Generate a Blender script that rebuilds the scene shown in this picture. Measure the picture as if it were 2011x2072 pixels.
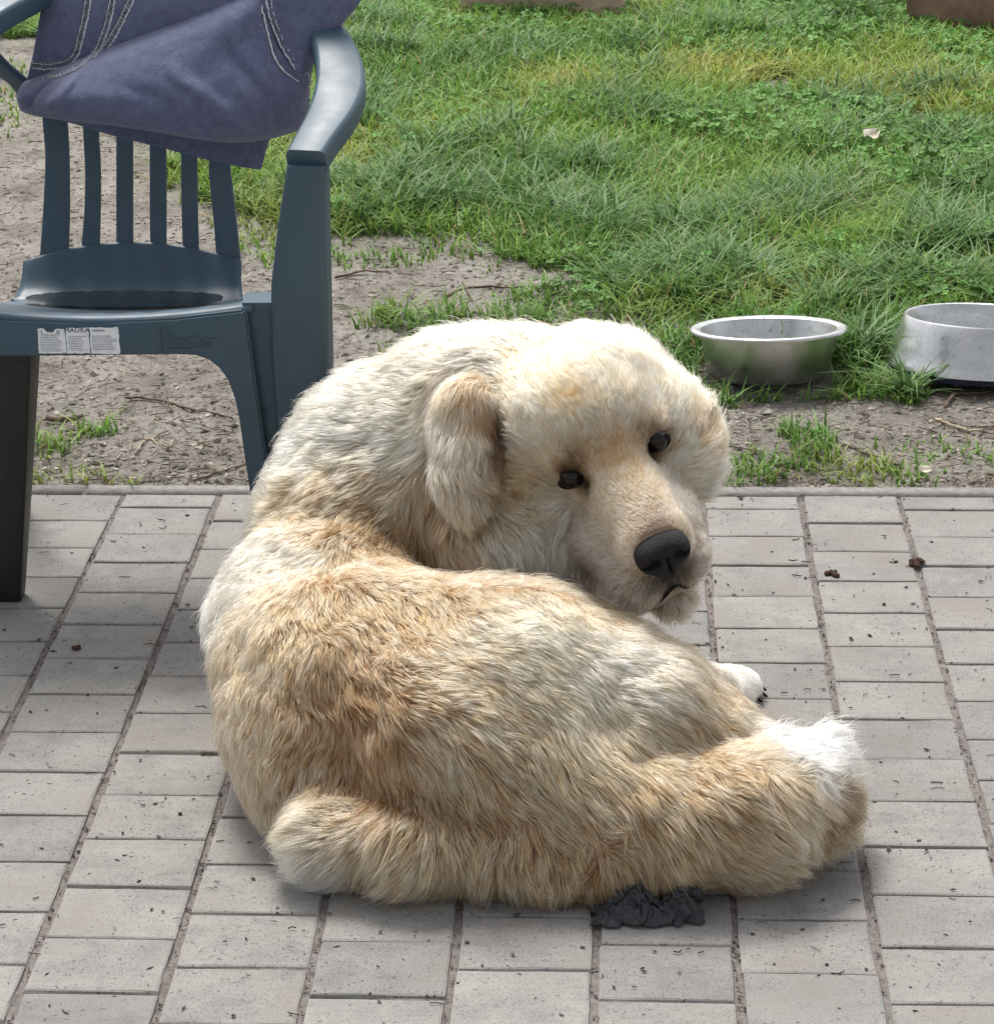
import bpy, bmesh, math, random
import numpy as np
from mathutils import Vector, Matrix, kdtree

for o in list(bpy.data.objects):
    bpy.data.objects.remove(o, do_unlink=True)
scene = bpy.context.scene
COL = scene.collection
random.seed(4)
rng = np.random.default_rng(11)

# ------------------------------------------------------------------ camera
cam_data = bpy.data.cameras.new('camera')
cam = bpy.data.objects.new('camera', cam_data)
COL.objects.link(cam)
cam.location = (0.0323, -2.9244, 1.6988)
cam.rotation_euler = (1.18401, 0.01568, 0.04720)
cam_data.sensor_fit = 'HORIZONTAL'
cam_data.sensor_width = 36.0
cam_data.lens = 91.826
cam_data.clip_start = 0.05
cam_data.clip_end = 500
scene.camera = cam

# ------------------------------------------------------------------ light
SUN_ELEV, SUN_AZ = math.radians(57), math.radians(-18)      # azimuth from +Y (behind the dog), clockwise
world = bpy.data.worlds.new('World')
scene.world = world
world.use_nodes = True
nt = world.node_tree
nt.nodes.clear()
wo = nt.nodes.new('ShaderNodeOutputWorld')
bg = nt.nodes.new('ShaderNodeBackground')
sky = nt.nodes.new('ShaderNodeTexSky')
sky.sky_type = 'NISHITA'
sky.sun_disc = False
sky.sun_elevation = SUN_ELEV
sky.sun_rotation = SUN_AZ
sky.air_density = 1.0
sky.dust_density = 4.0
sky.ozone_density = 1.0
bg.inputs['Strength'].default_value = 0.115
hz = nt.nodes.new('ShaderNodeHueSaturation')        # thin high cloud: the sky's light is nearly white
hz.inputs['Saturation'].default_value = 0.22
nt.links.new(sky.outputs[0], hz.inputs['Color'])
nt.links.new(hz.outputs[0], bg.inputs['Color'])
nt.links.new(bg.outputs[0], wo.inputs['Surface'])
sun_data = bpy.data.lights.new('sun', 'SUN')
sun_data.energy = 2.0
sun_data.angle = math.radians(18)
sun_data.color = (1.0, 0.955, 0.89)
sun = bpy.data.objects.new('sun', sun_data)
COL.objects.link(sun)
sd = Vector((math.sin(SUN_AZ) * math.cos(SUN_ELEV), math.cos(SUN_AZ) * math.cos(SUN_ELEV), math.sin(SUN_ELEV)))
sun.rotation_euler = sd.to_track_quat('Z', 'Y').to_euler()
sun.location = sd * 12

vs = scene.view_settings
vs.view_transform = 'Standard'
vs.look = 'None'
vs.gamma = 1.0
vs.exposure = 0.72
vs.use_curve_mapping = False
scene.render.engine = 'CYCLES'
cy = scene.cycles
cy.use_denoising = True
try:
    cy.denoiser = 'OPENIMAGEDENOISE'
    cy.denoising_input_passes = 'RGB_ALBEDO_NORMAL'
    cy.denoising_prefilter = 'ACCURATE'
except Exception:
    pass
cy.max_bounces = 7
cy.diffuse_bounces = 4
cy.glossy_bounces = 6
cy.transmission_bounces = 6
cy.sample_clamp_indirect = 8
cy.use_adaptive_sampling = False


# ------------------------------------------------------------------ helpers
def lin(c):
    out = []
    for v in c[:3]:
        v = v / 255.0
        out.append(v / 12.92 if v <= 0.04045 else ((v + 0.055) / 1.055) ** 2.4)
    return tuple(out)


def tag(o, label=None, cat=None, group=None, kind=None):
    if label: o['label'] = label
    if cat: o['category'] = cat
    if group: o['group'] = group
    if kind: o['kind'] = kind
    return o


def link(o, parent=None):
    COL.objects.link(o)
    if parent is not None:
        o.parent = parent
    return o


def empty(name, loc=(0, 0, 0), rz=0.0):
    o = bpy.data.objects.new(name, None)
    o.location = loc
    o.rotation_euler = (0, 0, rz)
    o.empty_display_size = 0.05
    return link(o)


def mesh_obj(name, verts, faces, mat=None, parent=None, smooth=False, origin=None):
    me = bpy.data.meshes.new(name)
    verts = np.asarray(verts, dtype=np.float64)
    if origin is not None:
        verts = verts - np.asarray(origin)
    me.from_pydata([tuple(v) for v in verts], [], [tuple(int(i) for i in f) for f in faces])
    me.update()
    if smooth:
        me.polygons.foreach_set('use_smooth', [True] * len(me.polygons))
    if mat: me.materials.append(mat)
    o = bpy.data.objects.new(name, me)
    link(o, parent)
    if origin is not None:
        o.location = origin
    return o


def tri_mesh(name, verts, tris, mat=None, parent=None, smooth=False, colors=None, mat2=None):
    """fast path for large triangle or quad arrays"""
    me = bpy.data.meshes.new(name)
    verts = np.ascontiguousarray(verts, dtype=np.float32)
    tris = np.ascontiguousarray(tris, dtype=np.int32)
    n, k = tris.shape
    me.vertices.add(len(verts))
    me.vertices.foreach_set('co', verts.ravel())
    me.loops.add(n * k)
    me.loops.foreach_set('vertex_index', tris.ravel())
    me.polygons.add(n)
    me.polygons.foreach_set('loop_start', np.arange(0, n * k, k, dtype=np.int32))
    me.polygons.foreach_set('use_smooth', np.full(n, smooth, dtype=bool))
    me.update(calc_edges=True)
    me.validate()
    if colors is not None:
        at = me.attributes.new('tint', 'FLOAT_COLOR', 'POINT')
        c4 = np.ones((len(verts), 4), dtype=np.float32)
        c4[:, :3] = colors
        at.data.foreach_set('color', c4.ravel())
    if mat: me.materials.append(mat)
    o = bpy.data.objects.new(name, me)
    return link(o, parent)


def bm_obj(name, bm, mat=None, parent=None, smooth=False, loc=(0, 0, 0)):
    me = bpy.data.meshes.new(name)
    bm.normal_update()
    bm.to_mesh(me)
    bm.free()
    if smooth:
        me.polygons.foreach_set('use_smooth', [True] * len(me.polygons))
    if mat: me.materials.append(mat)
    o = bpy.data.objects.new(name, me)
    o.location = loc
    return link(o, parent)


def smooth_angle(o, deg=35):
    """flat shading kept on sharp edges"""
    me = o.data
    me.polygons.foreach_set('use_smooth', [True] * len(me.polygons))
    try:
        me.set_sharp_from_angle(angle=math.radians(deg))
    except Exception:
        pass


_H = rng.random((64, 64, 64)).astype(np.float32)


def vnoise(p, scale=1.0, off=0):
    """smooth value noise in 0..1 for an (n,3) or (n,2) array"""
    p = np.asarray(p, dtype=np.float64) * scale + off * 17.31
    if p.shape[1] == 2:
        p = np.concatenate([p, np.full((len(p), 1), 3.7)], 1)
    i = np.floor(p).astype(np.int64)
    f = p - i
    f = f * f * (3 - 2 * f)
    i %= 64
    j = (i + 1) % 64
    x0, y0, z0 = i.T
    x1, y1, z1 = j.T
    fx, fy, fz = f.T
    c = lambda a, b, d: _H[a, b, d]
    return ((c(x0, y0, z0) * (1 - fx) + c(x1, y0, z0) * fx) * (1 - fy) + (c(x0, y1, z0) * (1 - fx) + c(x1, y1, z0) * fx) * fy) * (1 - fz) + \
           ((c(x0, y0, z1) * (1 - fx) + c(x1, y0, z1) * fx) * (1 - fy) + (c(x0, y1, z1) * (1 - fx) + c(x1, y1, z1) * fx) * fy) * fz


def fbm(p, scale, octs=4, off=0):
    a, s, t = 0.0, 0.0, 1.0
    for k in range(octs):
        a = a + t * vnoise(p, scale * 2.03 ** k, off + k)
        s += t
        t *= 0.5
    return a / s


# ------------------------------------------------------------------ materials
class NT:
    def __init__(self, name):
        self.m = bpy.data.materials.new(name)
        self.m.use_nodes = True
        self.t = self.m.node_tree
        self.b = self.t.nodes['Principled BSDF']
        self.out = self.t.nodes['Material Output']
        self.co = None

    def n(self, kind, **kw):
        nd = self.t.nodes.new(kind)
        for k, v in kw.items():
            if k.startswith('i_'):
                nd.inputs[k[2:].replace('_', ' ')].default_value = v
            else:
                setattr(nd, k, v)
        return nd

    def l(self, a, b):
        self.t.links.new(a, b)

    def coord(self, kind='Object', scale=(1, 1, 1)):
        tc = self.n('ShaderNodeTexCoord')
        mp = self.n('ShaderNodeMapping')
        mp.inputs['Scale'].default_value = scale
        self.l(tc.outputs[kind], mp.inputs['Vector'])
        return mp.outputs[0]

    def noise(self, vec, scale, detail=6, rough=0.6):
        nd = self.n('ShaderNodeTexNoise')
        nd.inputs['Scale'].default_value = scale
        nd.inputs['Detail'].default_value = detail
        nd.inputs['Roughness'].default_value = rough
        self.l(vec, nd.inputs['Vector'])
        return nd.outputs['Fac']

    def ramp(self, fac, stops):
        r = self.n('ShaderNodeValToRGB')
        e = r.color_ramp.elements
        while len(e) < len(stops): e.new(0.5)
        for k, (p, c) in enumerate(stops):
            e[k].position = p
            e[k].color = (*c, 1) if len(c) == 3 else c
        self.l(fac, r.inputs['Fac'])
        return r.outputs['Color']

    def mix(self, fac, a, b, mode='MIX'):
        mx = self.n('ShaderNodeMix', data_type='RGBA', blend_type=mode)
        for val, idx in ((fac, 0), (a, 6), (b, 7)):
            if hasattr(val, 'is_linked'):
                self.l(val, mx.inputs[idx])
            else:
                mx.inputs[idx].default_value = val if idx == 0 else (*val, 1)
        return mx.outputs[2]

    def bump(self, height, strength=0.5, dist=0.002):
        b = self.n('ShaderNodeBump')
        b.inputs['Strength'].default_value = strength
        b.inputs['Distance'].default_value = dist
        self.l(height, b.inputs['Height'])
        self.l(b.outputs[0], self.b.inputs['Normal'])
        return b

    def set(self, **kw):
        for k, v in kw.items():
            k = k.replace('_', ' ')
            if hasattr(v, 'is_linked'):
                self.l(v, self.b.inputs[k])
            elif isinstance(v, tuple):
                self.b.inputs[k].default_value = (*v, 1)
            else:
                self.b.inputs[k].default_value = v
        return self.m


g3 = lambda v: (v, v, v)


def mat_paver():
    k = NT('paver_concrete')
    oi = k.n('ShaderNodeObjectInfo')
    tc = k.n('ShaderNodeTexCoord')
    mp = k.n('ShaderNodeVectorMath', operation='ADD')
    sc = k.n('ShaderNodeVectorMath', operation='SCALE')
    k.l(oi.outputs['Random'], sc.inputs['Scale'])
    sc.inputs[0].default_value = (37.0, 53.0, 11.0)
    k.l(tc.outputs['Object'], mp.inputs[0])
    k.l(sc.outputs[0], mp.inputs[1])
    v = mp.outputs[0]
    st = k.n('ShaderNodeMapping')
    st.inputs['Scale'].default_value = (0.28, 1.6, 1)
    k.l(v, st.inputs['Vector'])
    base = k.ramp(k.noise(v, 14, 6, 0.65), [(0.25, lin((128, 126, 124))), (0.5, lin((146, 144, 141))), (0.78, lin((161, 159, 154)))])
    streak = k.ramp(k.noise(st.outputs[0], 60, 5, 0.7), [(0.36, g3(0.72)), (0.52, g3(1.0)), (0.9, g3(1.05))])
    c = k.mix(0.30, base, streak, 'MULTIPLY')
    grit = k.ramp(k.noise(v, 420, 3, 0.6), [(0.34, g3(0.50)), (0.47, g3(1.0)), (0.72, g3(1.0)), (0.85, g3(1.18))])
    c = k.mix(0.8, c, grit, 'MULTIPLY')
    pit = k.ramp(k.noise(v, 170, 2, 0.5), [(0.29, g3(0.30)), (0.36, g3(1.0))])
    c = k.mix(0.75, c, pit, 'MULTIPLY')
    st2 = k.ramp(k.noise(v, 7, 4, 0.6), [(0.5, g3(0.0)), (0.75, g3(1.0))])
    c = k.mix(st2, c, lin((130, 125, 120)))
    tone = k.ramp(oi.outputs['Random'], [(0.0, (0.86, 0.87, 0.88)), (0.5, (1, 0.99, 0.98)), (1.0, (1.05, 1.05, 1.04))])
    c = k.mix(1.0, c, tone, 'MULTIPLY')
    k.bump(k.noise(v, 330, 4, 0.7), 0.45, 0.0012)
    return k.set(Base_Color=c, Roughness=0.92, Specular_IOR_Level=0.25)


def mat_sand():
    k = NT('joint_sand')
    v = k.coord('Object')
    c = k.ramp(k.noise(v, 90, 6, 0.75), [(0.25, lin((84, 79, 76))), (0.5, lin((128, 121, 118))), (0.75, lin((150, 143, 139)))])
    k.bump(k.noise(v, 260, 4, 0.7), 0.9, 0.003)
    return k.set(Base_Color=c, Roughness=1.0, Specular_IOR_Level=0.1)


def mat_dirt():
    k = NT('bare_soil')
    v = k.coord('Object')
    c = k.ramp(k.noise(v, 5, 8, 0.7), [(0.28, lin((132, 126, 118))), (0.5, lin((174, 168, 159))), (0.72, lin((198, 192, 183)))])
    fine = k.ramp(k.noise(v, 70, 6, 0.75), [(0.32, g3(0.48)), (0.5, g3(0.98)), (0.72, g3(1.2))])
    c = k.mix(0.85, c, fine, 'MULTIPLY')
    k.bump(k.noise(v, 110, 8, 0.8), 1.0, 0.014)
    return k.set(Base_Color=c, Roughness=1.0, Specular_IOR_Level=0.1)


def mat_plain(name, col, rough=0.6, spec=0.4, nscale=30, var=0.25, bump=0.0, metal=0.0, bdist=0.002):
    k = NT(name)
    v = k.coord('Object')
    f = k.noise(v, nscale, 5, 0.65)
    lo = tuple(x * (1 - var) for x in col)
    hi = tuple(min(1, x * (1 + var)) for x in col)
    c = k.ramp(f, [(0.3, lo), (0.7, hi)])
    if bump:
        k.bump(k.noise(v, nscale * 6, 5, 0.7), bump, bdist)
    return k.set(Base_Color=c, Roughness=rough, Specular_IOR_Level=spec, Metallic=metal)


def mat_tint(name, rough=0.6, spec=0.3, trans=0.0, nscale=200):
    """colour comes from the per-blade tint attribute"""
    k = NT(name)
    a = k.n('ShaderNodeAttribute', attribute_name='tint')
    k.set(Base_Color=a.outputs['Color'], Roughness=rough, Specular_IOR_Level=spec)
    if trans:
        tr = k.n('ShaderNodeBsdfTranslucent')
        k.l(a.outputs['Color'], tr.inputs['Color'])
        mx = k.n('ShaderNodeMixShader')
        mx.inputs[0].default_value = trans
        k.l(k.b.outputs[0], mx.inputs[1])
        k.l(tr.outputs[0], mx.inputs[2])
        k.l(mx.outputs[0], k.out.inputs['Surface'])
    return k.m


def mat_plastic(name='chair_plastic', col=(60, 84, 100)):
    k = NT(name)
    v = k.coord('Object')
    c = k.ramp(k.noise(v, 9, 5, 0.6), [(0.3, tuple(x * 0.88 for x in lin(col))), (0.7, tuple(x * 1.1 for x in lin(col)))])
    spk = k.ramp(k.noise(v, 150, 3, 0.6), [(0.70, g3(0.0)), (0.76, g3(0.6))])
    c = k.mix(spk, c, lin((120, 135, 145)))
    r = k.ramp(k.noise(v, 25, 5, 0.7), [(0.3, g3(0.44)), (0.7, g3(0.56))])
    k.bump(k.noise(v, 500, 2, 0.5), 0.06, 0.0008)
    return k.set(Base_Color=c, Roughness=r, Specular_IOR_Level=0.55)


def mat_fleece():
    k = NT('fleece')
    v = k.coord('Object')
    c = k.ramp(k.noise(v, 60, 6, 0.75), [(0.3, lin((92, 98, 128))), (0.7, lin((118, 124, 152)))])
    lint = k.ramp(k.noise(v, 520, 2, 0.5), [(0.69, g3(0.0)), (0.75, g3(0.7))])
    c = k.mix(lint, c, lin((168, 168, 190)))
    k.bump(k.noise(v, 260, 5, 0.75), 0.8, 0.003)
    return k.set(Base_Color=c, Roughness=1.0, Specular_IOR_Level=0.05, Sheen_Weight=0.35, Sheen_Roughness=0.4)


def mat_steel(name='steel', rough=0.3, dirt=0.4):
    k = NT(name)
    v = k.coord('Object')
    c = k.ramp(k.noise(v, 18, 6, 0.7), [(0.3, g3(0.56)), (0.7, g3(0.74))])
    sp = k.ramp(k.noise(v, 130, 4, 0.7), [(0.60, g3(0.0)), (0.72, g3(dirt))])
    c = k.mix(sp, c, lin((120, 108, 96)))
    r = k.ramp(k.noise(v, 30, 5, 0.7), [(0.3, g3(rough)), (0.75, g3(rough + 0.16))])
    k.bump(k.noise(v, 40, 3, 0.5), 0.10, 0.002)
    return k.set(Base_Color=c, Roughness=r, Metallic=1.0)


def mat_fur():
    m = bpy.data.materials.new('dog_fur')
    m.use_nodes = True
    t = m.node_tree
    t.nodes.clear()
    out = t.nodes.new('ShaderNodeOutputMaterial')
    a = t.nodes.new('ShaderNodeAttribute')
    a.attribute_name = 'tint'
    hb = t.nodes.new('ShaderNodeBsdfHairPrincipled')
    hb.parametrization = 'COLOR'
    hb.inputs['Roughness'].default_value = 0.6
    hb.inputs['Radial Roughness'].default_value = 0.85
    hb.inputs['Coat'].default_value = 0.0
    hb.inputs['IOR'].default_value = 1.2
    hb.inputs['Random Roughness'].default_value = 0.2
    t.links.new(a.outputs['Color'], hb.inputs['Color'])
    t.links.new(hb.outputs[0], out.inputs['Surface'])
    return m


M = {}
M['paver'] = mat_paver()
M['sand'] = mat_sand()
M['dirt'] = mat_dirt()
M['kerb'] = mat_plain('kerb_concrete', lin((138, 135, 132)), 0.97, 0.1, 60, 0.25, 0.8)
M['grass'] = mat_tint('grass_blade', 0.55, 0.35, 0.35)
M['clover'] = mat_tint('clover_leaf', 0.6, 0.25, 0.25)
M['straw'] = mat_tint('dry_straw', 0.9, 0.1)
M['crumb'] = mat_tint('soil_crumb', 1.0, 0.1)
M['straw_pale'] = mat_plain('pale_stalk', lin((182, 168, 146)), 0.95, 0.1, 60, 0.3, 0.5)
M['twig'] = mat_plain('twig_bark', lin((112, 98, 86)), 0.95, 0.1, 60, 0.4, 0.8)
M['wood'] = mat_plain('weathered_wood', lin((196, 170, 152)), 0.95, 0.15, 8, 0.35, 0.7, bdist=0.004)
M['wood_dark'] = mat_plain('dark_weathered_wood', lin((142, 114, 100)), 0.95, 0.15, 8, 0.4, 0.7, bdist=0.004)
M['plastic'] = mat_plastic()
M['plastic_dark'] = mat_plastic('near_black_plastic', (20, 20, 20))
M['water'] = mat_plastic('puddle_wet_plastic', (44, 58, 66))
M['fleece'] = mat_fleece()
M['thread'] = mat_plain('seam_thread', lin((222, 222, 236)), 0.95, 0.1, 300, 0.3, 0.6)
M['steel'] = mat_steel('brushed_steel', 0.25, 0.5)
M['steel_dull'] = mat_steel('spotted_steel', 0.22, 0.9)
M['rubber'] = mat_plain('dark_blue_rubber', lin((38, 36, 58)), 0.8, 0.3, 40, 0.3)
M['rag'] = mat_plain('black_crumpled_cloth', lin((58, 58, 62)), 0.55, 0.4, 60, 0.35, 0.5)
M['paper'] = mat_plain('worn_paper', lin((236, 240, 246)), 0.9, 0.1, 90, 0.12)
M['ink'] = mat_plain('label_ink', lin((60, 64, 74)), 0.9, 0.1, 90, 0.2)
M['ink_pale'] = mat_plain('faded_ink', lin((150, 155, 166)), 0.9, 0.1, 90, 0.1)
M['fur'] = mat_fur()
M['skin'] = mat_tint('dog_undercoat', 1.0, 0.05)
M['nose'] = mat_plain('nose_leather', lin((24, 24, 26)), 0.55, 0.35, 60, 0.4, 1.0, bdist=0.0030)
M['eye'] = mat_plain('eye_brown', lin((20, 12, 9)), 0.16, 0.35, 40, 0.4)
M['lid'] = mat_plain('eyelid_skin', lin((22, 17, 16)), 0.7, 0.2, 80, 0.2)
M['bone'] = mat_plain('bleached_scrap', lin((214, 206, 190)), 0.9, 0.2, 60, 0.15, 0.4)


# ------------------------------------------------------------------ ground and paving
W, D = 0.175, 0.126                    # paver module across and along
JX, JY = 0.0088, 0.0028
Y_EDGE = 10.5 * D                      # far edge of the paving
ground = tri_mesh('ground', [(-60, -60, -0.09), (60, -60, -0.09), (60, 90, -0.09), (-60, 90, -0.09)], [(0, 1, 2, 3)], M['dirt'])
tag(ground, kind='structure')

gx = np.linspace(-1.9, 1.5, 170)
gy = np.linspace(-0.95, Y_EDGE + 0.03, 130)
xx, yy = np.meshgrid(gx, gy)
pp = np.stack([xx.ravel(), yy.ravel()], 1)
zz = -0.0048 + 0.006 * (fbm(pp, 18, 3, 3) - 0.5)
nx, ny = len(gx), len(gy)
idx = np.arange(nx * ny).reshape(ny, nx)
quads = np.stack([idx[:-1, :-1], idx[:-1, 1:], idx[1:, 1:], idx[1:, :-1]], -1).reshape(-1, 4)
pavement = tri_mesh('pavement', np.column_stack([pp, zz]), quads, M['sand'], smooth=True)
tag(pavement, 'grey concrete block paving laid in offset columns', kind='structure')


def paver_mesh(name, lx, ly, seed):
    r = random.Random(seed)
    n = 3
    base = []
    for a, b in (((-1, -1), (1, -1)), ((1, -1), (1, 1)), ((1, 1), (-1, 1)), ((-1, 1), (-1, -1))):
        for q in range(n):
            f = q / n
            base.append(((a[0] + (b[0] - a[0]) * f) * lx / 2, (a[1] + (b[1] - a[1]) * f) * ly / 2))
    bm = bmesh.new()
    rings = []
    for (ins, z, j) in ((0.0045, 0.0, 0.0010), (0.0015, -0.0012, 0.0011), (0.0, -0.005, 0.0010), (0.0, -0.05, 0.0)):
        ring = []
        for (x, y) in base:
            sx = x * (1 - 2 * ins / lx) + r.uniform(-j, j)
            sy = y * (1 - 2 * ins / ly) + r.uniform(-j, j)
            ring.append(bm.verts.new((sx, sy, z + (r.uniform(-0.0004, 0.0004) if z == 0 else 0))))
        rings.append(ring)
    bm.faces.new(rings[0])
    m = len(base)
    for u in range(3):
        for v in range(m):
            bm.faces.new((rings[u][v], rings[u + 1][v], rings[u + 1][(v + 1) % m], rings[u][(v + 1) % m]))
    bm.normal_update()
    me = bpy.data.meshes.new(name)
    bm.to_mesh(me)
    bm.free()
    me.materials.append(M['paver'])
    return me


full = [paver_mesh('paver', W - JX, D - JY, s) for s in range(8)]
half = [paver_mesh('paver', W - JX, D / 2 - JY, 40 + s) for s in range(3)]
for i in range(-9, 8):
    off = 0.0 if i % 2 == 1 else 0.5       # neighbouring columns are staggered by half a block
    rows = []
    j = -0.5
    if off == 0.0:
        rows.append((-0.25, True))
        j = 0.0
    while j < 16:
        rows.append((j + 0.5, False))
        j += 1
    for (jc, ishalf) in rows:
        x, y = (i + 0.5) * W, (10 - jc) * D
        if abs(x) > 1.35 + (0.35 if x < 0 else 0) or y < -0.85:
            continue
        o = bpy.data.objects.new('paver', random.choice(half if ishalf else full))
        o.location = (x + random.uniform(-0.0014, 0.0014), y + random.uniform(-0.0011, 0.0011), random.uniform(-0.0015, 0.0012))
        o.rotation_euler = (random.uniform(-0.004, 0.004), random.uniform(-0.004, 0.004), random.uniform(-0.006, 0.006) + (math.pi if random.random() < .5 else 0))
        link(o, pavement)

# concrete edging between the paving and the soil
ks = []
x = -1.95
while x < 1.6:
    kb = bmesh.new()
    L = 0.998
    bmesh.ops.create_cube(kb, size=1.0)
    bmesh.ops.scale(kb, vec=(L, 0.045, 0.16), verts=kb.verts)
    bmesh.ops.bevel(kb, geom=kb.edges[:], offset=0.003, segments=2, affect='EDGES')
    ks.append(bm_obj('edging_block', kb, M['kerb'], pavement, True, (x + L / 2, Y_EDGE + 0.0245, -0.0805)))
    x += L + 0.003

# ---------------------------------------------------------------- soil
gx = np.linspace(-3.3, 2.6, 330)
gy = Y_EDGE + 0.05 + (7.2 - Y_EDGE) * np.linspace(0, 1, 330) ** 1.35
xx, yy = np.meshgrid(gx, gy)
pp = np.stack([xx.ravel(), yy.ravel()], 1)


def soil_z(q):
    q = np.asarray(q, dtype=np.float64)
    e = np.clip((q[:, 1] - Y_EDGE - 0.05) / 0.12, 0, 1)
    return -0.008 + e * (0.022 * (fbm(q, 3.0, 3, 1) - 0.45) + 0.020 * (fbm(q, 16, 3, 5) - 0.5)) + 0.010 * (fbm(q, 45, 3, 9) - 0.5) * (0.3 + 0.7 * e)


zz = soil_z(pp)
nx, ny = len(gx), len(gy)
idx = np.arange(nx * ny).reshape(ny, nx)
quads = np.stack([idx[:-1, :-1], idx[:-1, 1:], idx[1:, 1:], idx[1:, :-1]], -1).reshape(-1, 4)
soil = tri_mesh('soil', np.column_stack([pp, zz]), quads, M['dirt'], smooth=True)
tag(soil, 'bare trodden grey brown soil of the yard', kind='structure')


def inpoly(q, poly):
    poly = np.asarray(poly)
    x, y = q[:, 0], q[:, 1]
    r = np.zeros(len(q), dtype=bool)
    j = len(poly) - 1
    for i in range(len(poly)):
        xi, yi = poly[i]
        xj, yj = poly[j]
        c = ((yi > y) != (yj > y)) & (x < (xj - xi) * (y - yi) / (yj - yi + 1e-12) + xi)
        r ^= c
        j = i
    return r


GRASS_POLYS=[
([(-2.757,6.732),(-2.433,5.534),(-1.858,5.516),(-1.268,4.495),(-1.209,4.040),(-1.036,3.577),(-0.910,3.167),(-0.786,3.118),(-0.684,3.141),(-0.522,3.069),(-0.365,3.022),(-0.206,2.842),(-0.054,2.551),(0.017,2.434),(0.187,2.322),(0.180,2.043),(0.186,1.882),(0.497,1.867),(0.645,1.899),(0.636,2.214),(1.036,2.249),(1.767,6.546)],1.00),
([(-1.260,4.165),(-0.948,3.073),(-0.639,2.716),(-0.322,2.715),(-0.343,3.068),(-0.811,3.797)],0.30),
([(-0.506,2.455),(-0.195,2.552),(0.189,2.396),(0.184,2.214),(-0.184,2.250),(-0.483,2.323)],0.50),
([(0.187,1.557),(0.324,1.730),(0.467,1.504),(0.621,1.505),(0.589,1.386),(0.182,1.375)],0.22),
([(-2.209,5.356),(-1.909,5.264),(-1.642,4.047),(-1.883,4.051)],0.12)]
GRASS_TUFTS=[(-0.990,1.630,0.038,0.040,0.90),(-1.065,1.578,0.048,0.062,0.70),(-1.017,1.374,0.058,0.024,0.70),(-0.900,1.372,0.048,0.024,0.50),(-0.803,1.367,0.038,0.021,0.50),(-0.979,1.427,0.068,0.027,0.25),(0.377,1.614,0.065,0.079,0.95),(0.385,1.503,0.058,0.054,0.90),(0.280,1.449,0.077,0.069,0.75),(0.480,1.437,0.115,0.058,0.85),(0.231,1.409,0.057,0.037,0.60),(0.577,1.451,0.058,0.048,0.30),(0.555,2.044,0.086,0.133,1.00),(0.607,1.877,0.037,0.050,0.90),(0.702,1.533,0.058,0.055,0.30),(0.821,2.548,0.093,0.118,0.90),(0.258,1.851,0.031,0.037,0.30),(-0.383,2.367,0.115,0.067,0.80),(-0.445,2.144,0.044,0.042,0.40),(0.624,1.532,0.039,0.038,0.20)]
GRASS_BARE=[(0.464,4.632,0.094,0.113),(0.766,2.772,0.145,0.084),(-0.337,2.552,0.130,0.159),(-0.561,2.932,0.113,0.081),(0.898,4.189,0.074,0.088),(0.387,2.472,0.069,0.038),(0.549,1.760,0.204,0.075)]
DRY_SPOTS=[(0.361,4.815,0.350),(0.949,4.517,0.400),(-0.714,3.682,0.220),(0.410,2.472,0.150),(-0.147,4.610,0.200),(-0.792,3.166,0.250),(0.462,1.450,0.100)]
LONG_TUFTS=[(0.070,4.204,0.160,240),(-0.020,4.402,0.120,160),(0.229,3.017,0.140,260),(0.400,3.155,0.130,240),(0.516,3.350,0.150,240),(0.753,2.879,0.100,150),(0.844,2.923,0.120,200),(0.624,2.549,0.120,240),(0.161,2.712,0.120,160),(-0.089,3.160,0.130,200),(-0.180,3.620,0.150,200),(-0.444,3.849,0.120,140),(0.708,4.387,0.140,160),(0.964,4.516,0.130,240),(0.298,2.550,0.080,120),(0.496,2.396,0.070,140),(0.539,2.111,0.060,160),(0.601,1.867,0.020,40),(-0.709,4.219,0.150,150),(-0.369,4.984,0.200,160),(0.300,5.451,0.200,160),(-0.745,5.314,0.200,140),(0.833,2.548,0.080,160),(-0.319,5.827,0.150,150),(-0.498,5.787,0.100,80),(-0.030,5.771,0.100,80),(0.040,2.551,0.100,120)]
CLOVER=[(0.835,5.697,0.460,0.450,0.90),(0.482,4.134,0.383,0.312,0.50),(0.810,3.773,0.280,0.396,0.50),(-0.755,5.841,0.362,0.374,0.70),(1.139,5.179,0.200,0.480,0.70),(-0.219,5.467,0.347,0.344,0.40),(0.459,5.198,0.268,0.323,0.40)]
BUSHES=[(0.849,5.652,0.193,0.240,0.200),(0.690,5.886,0.162,0.240,0.140)]



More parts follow.
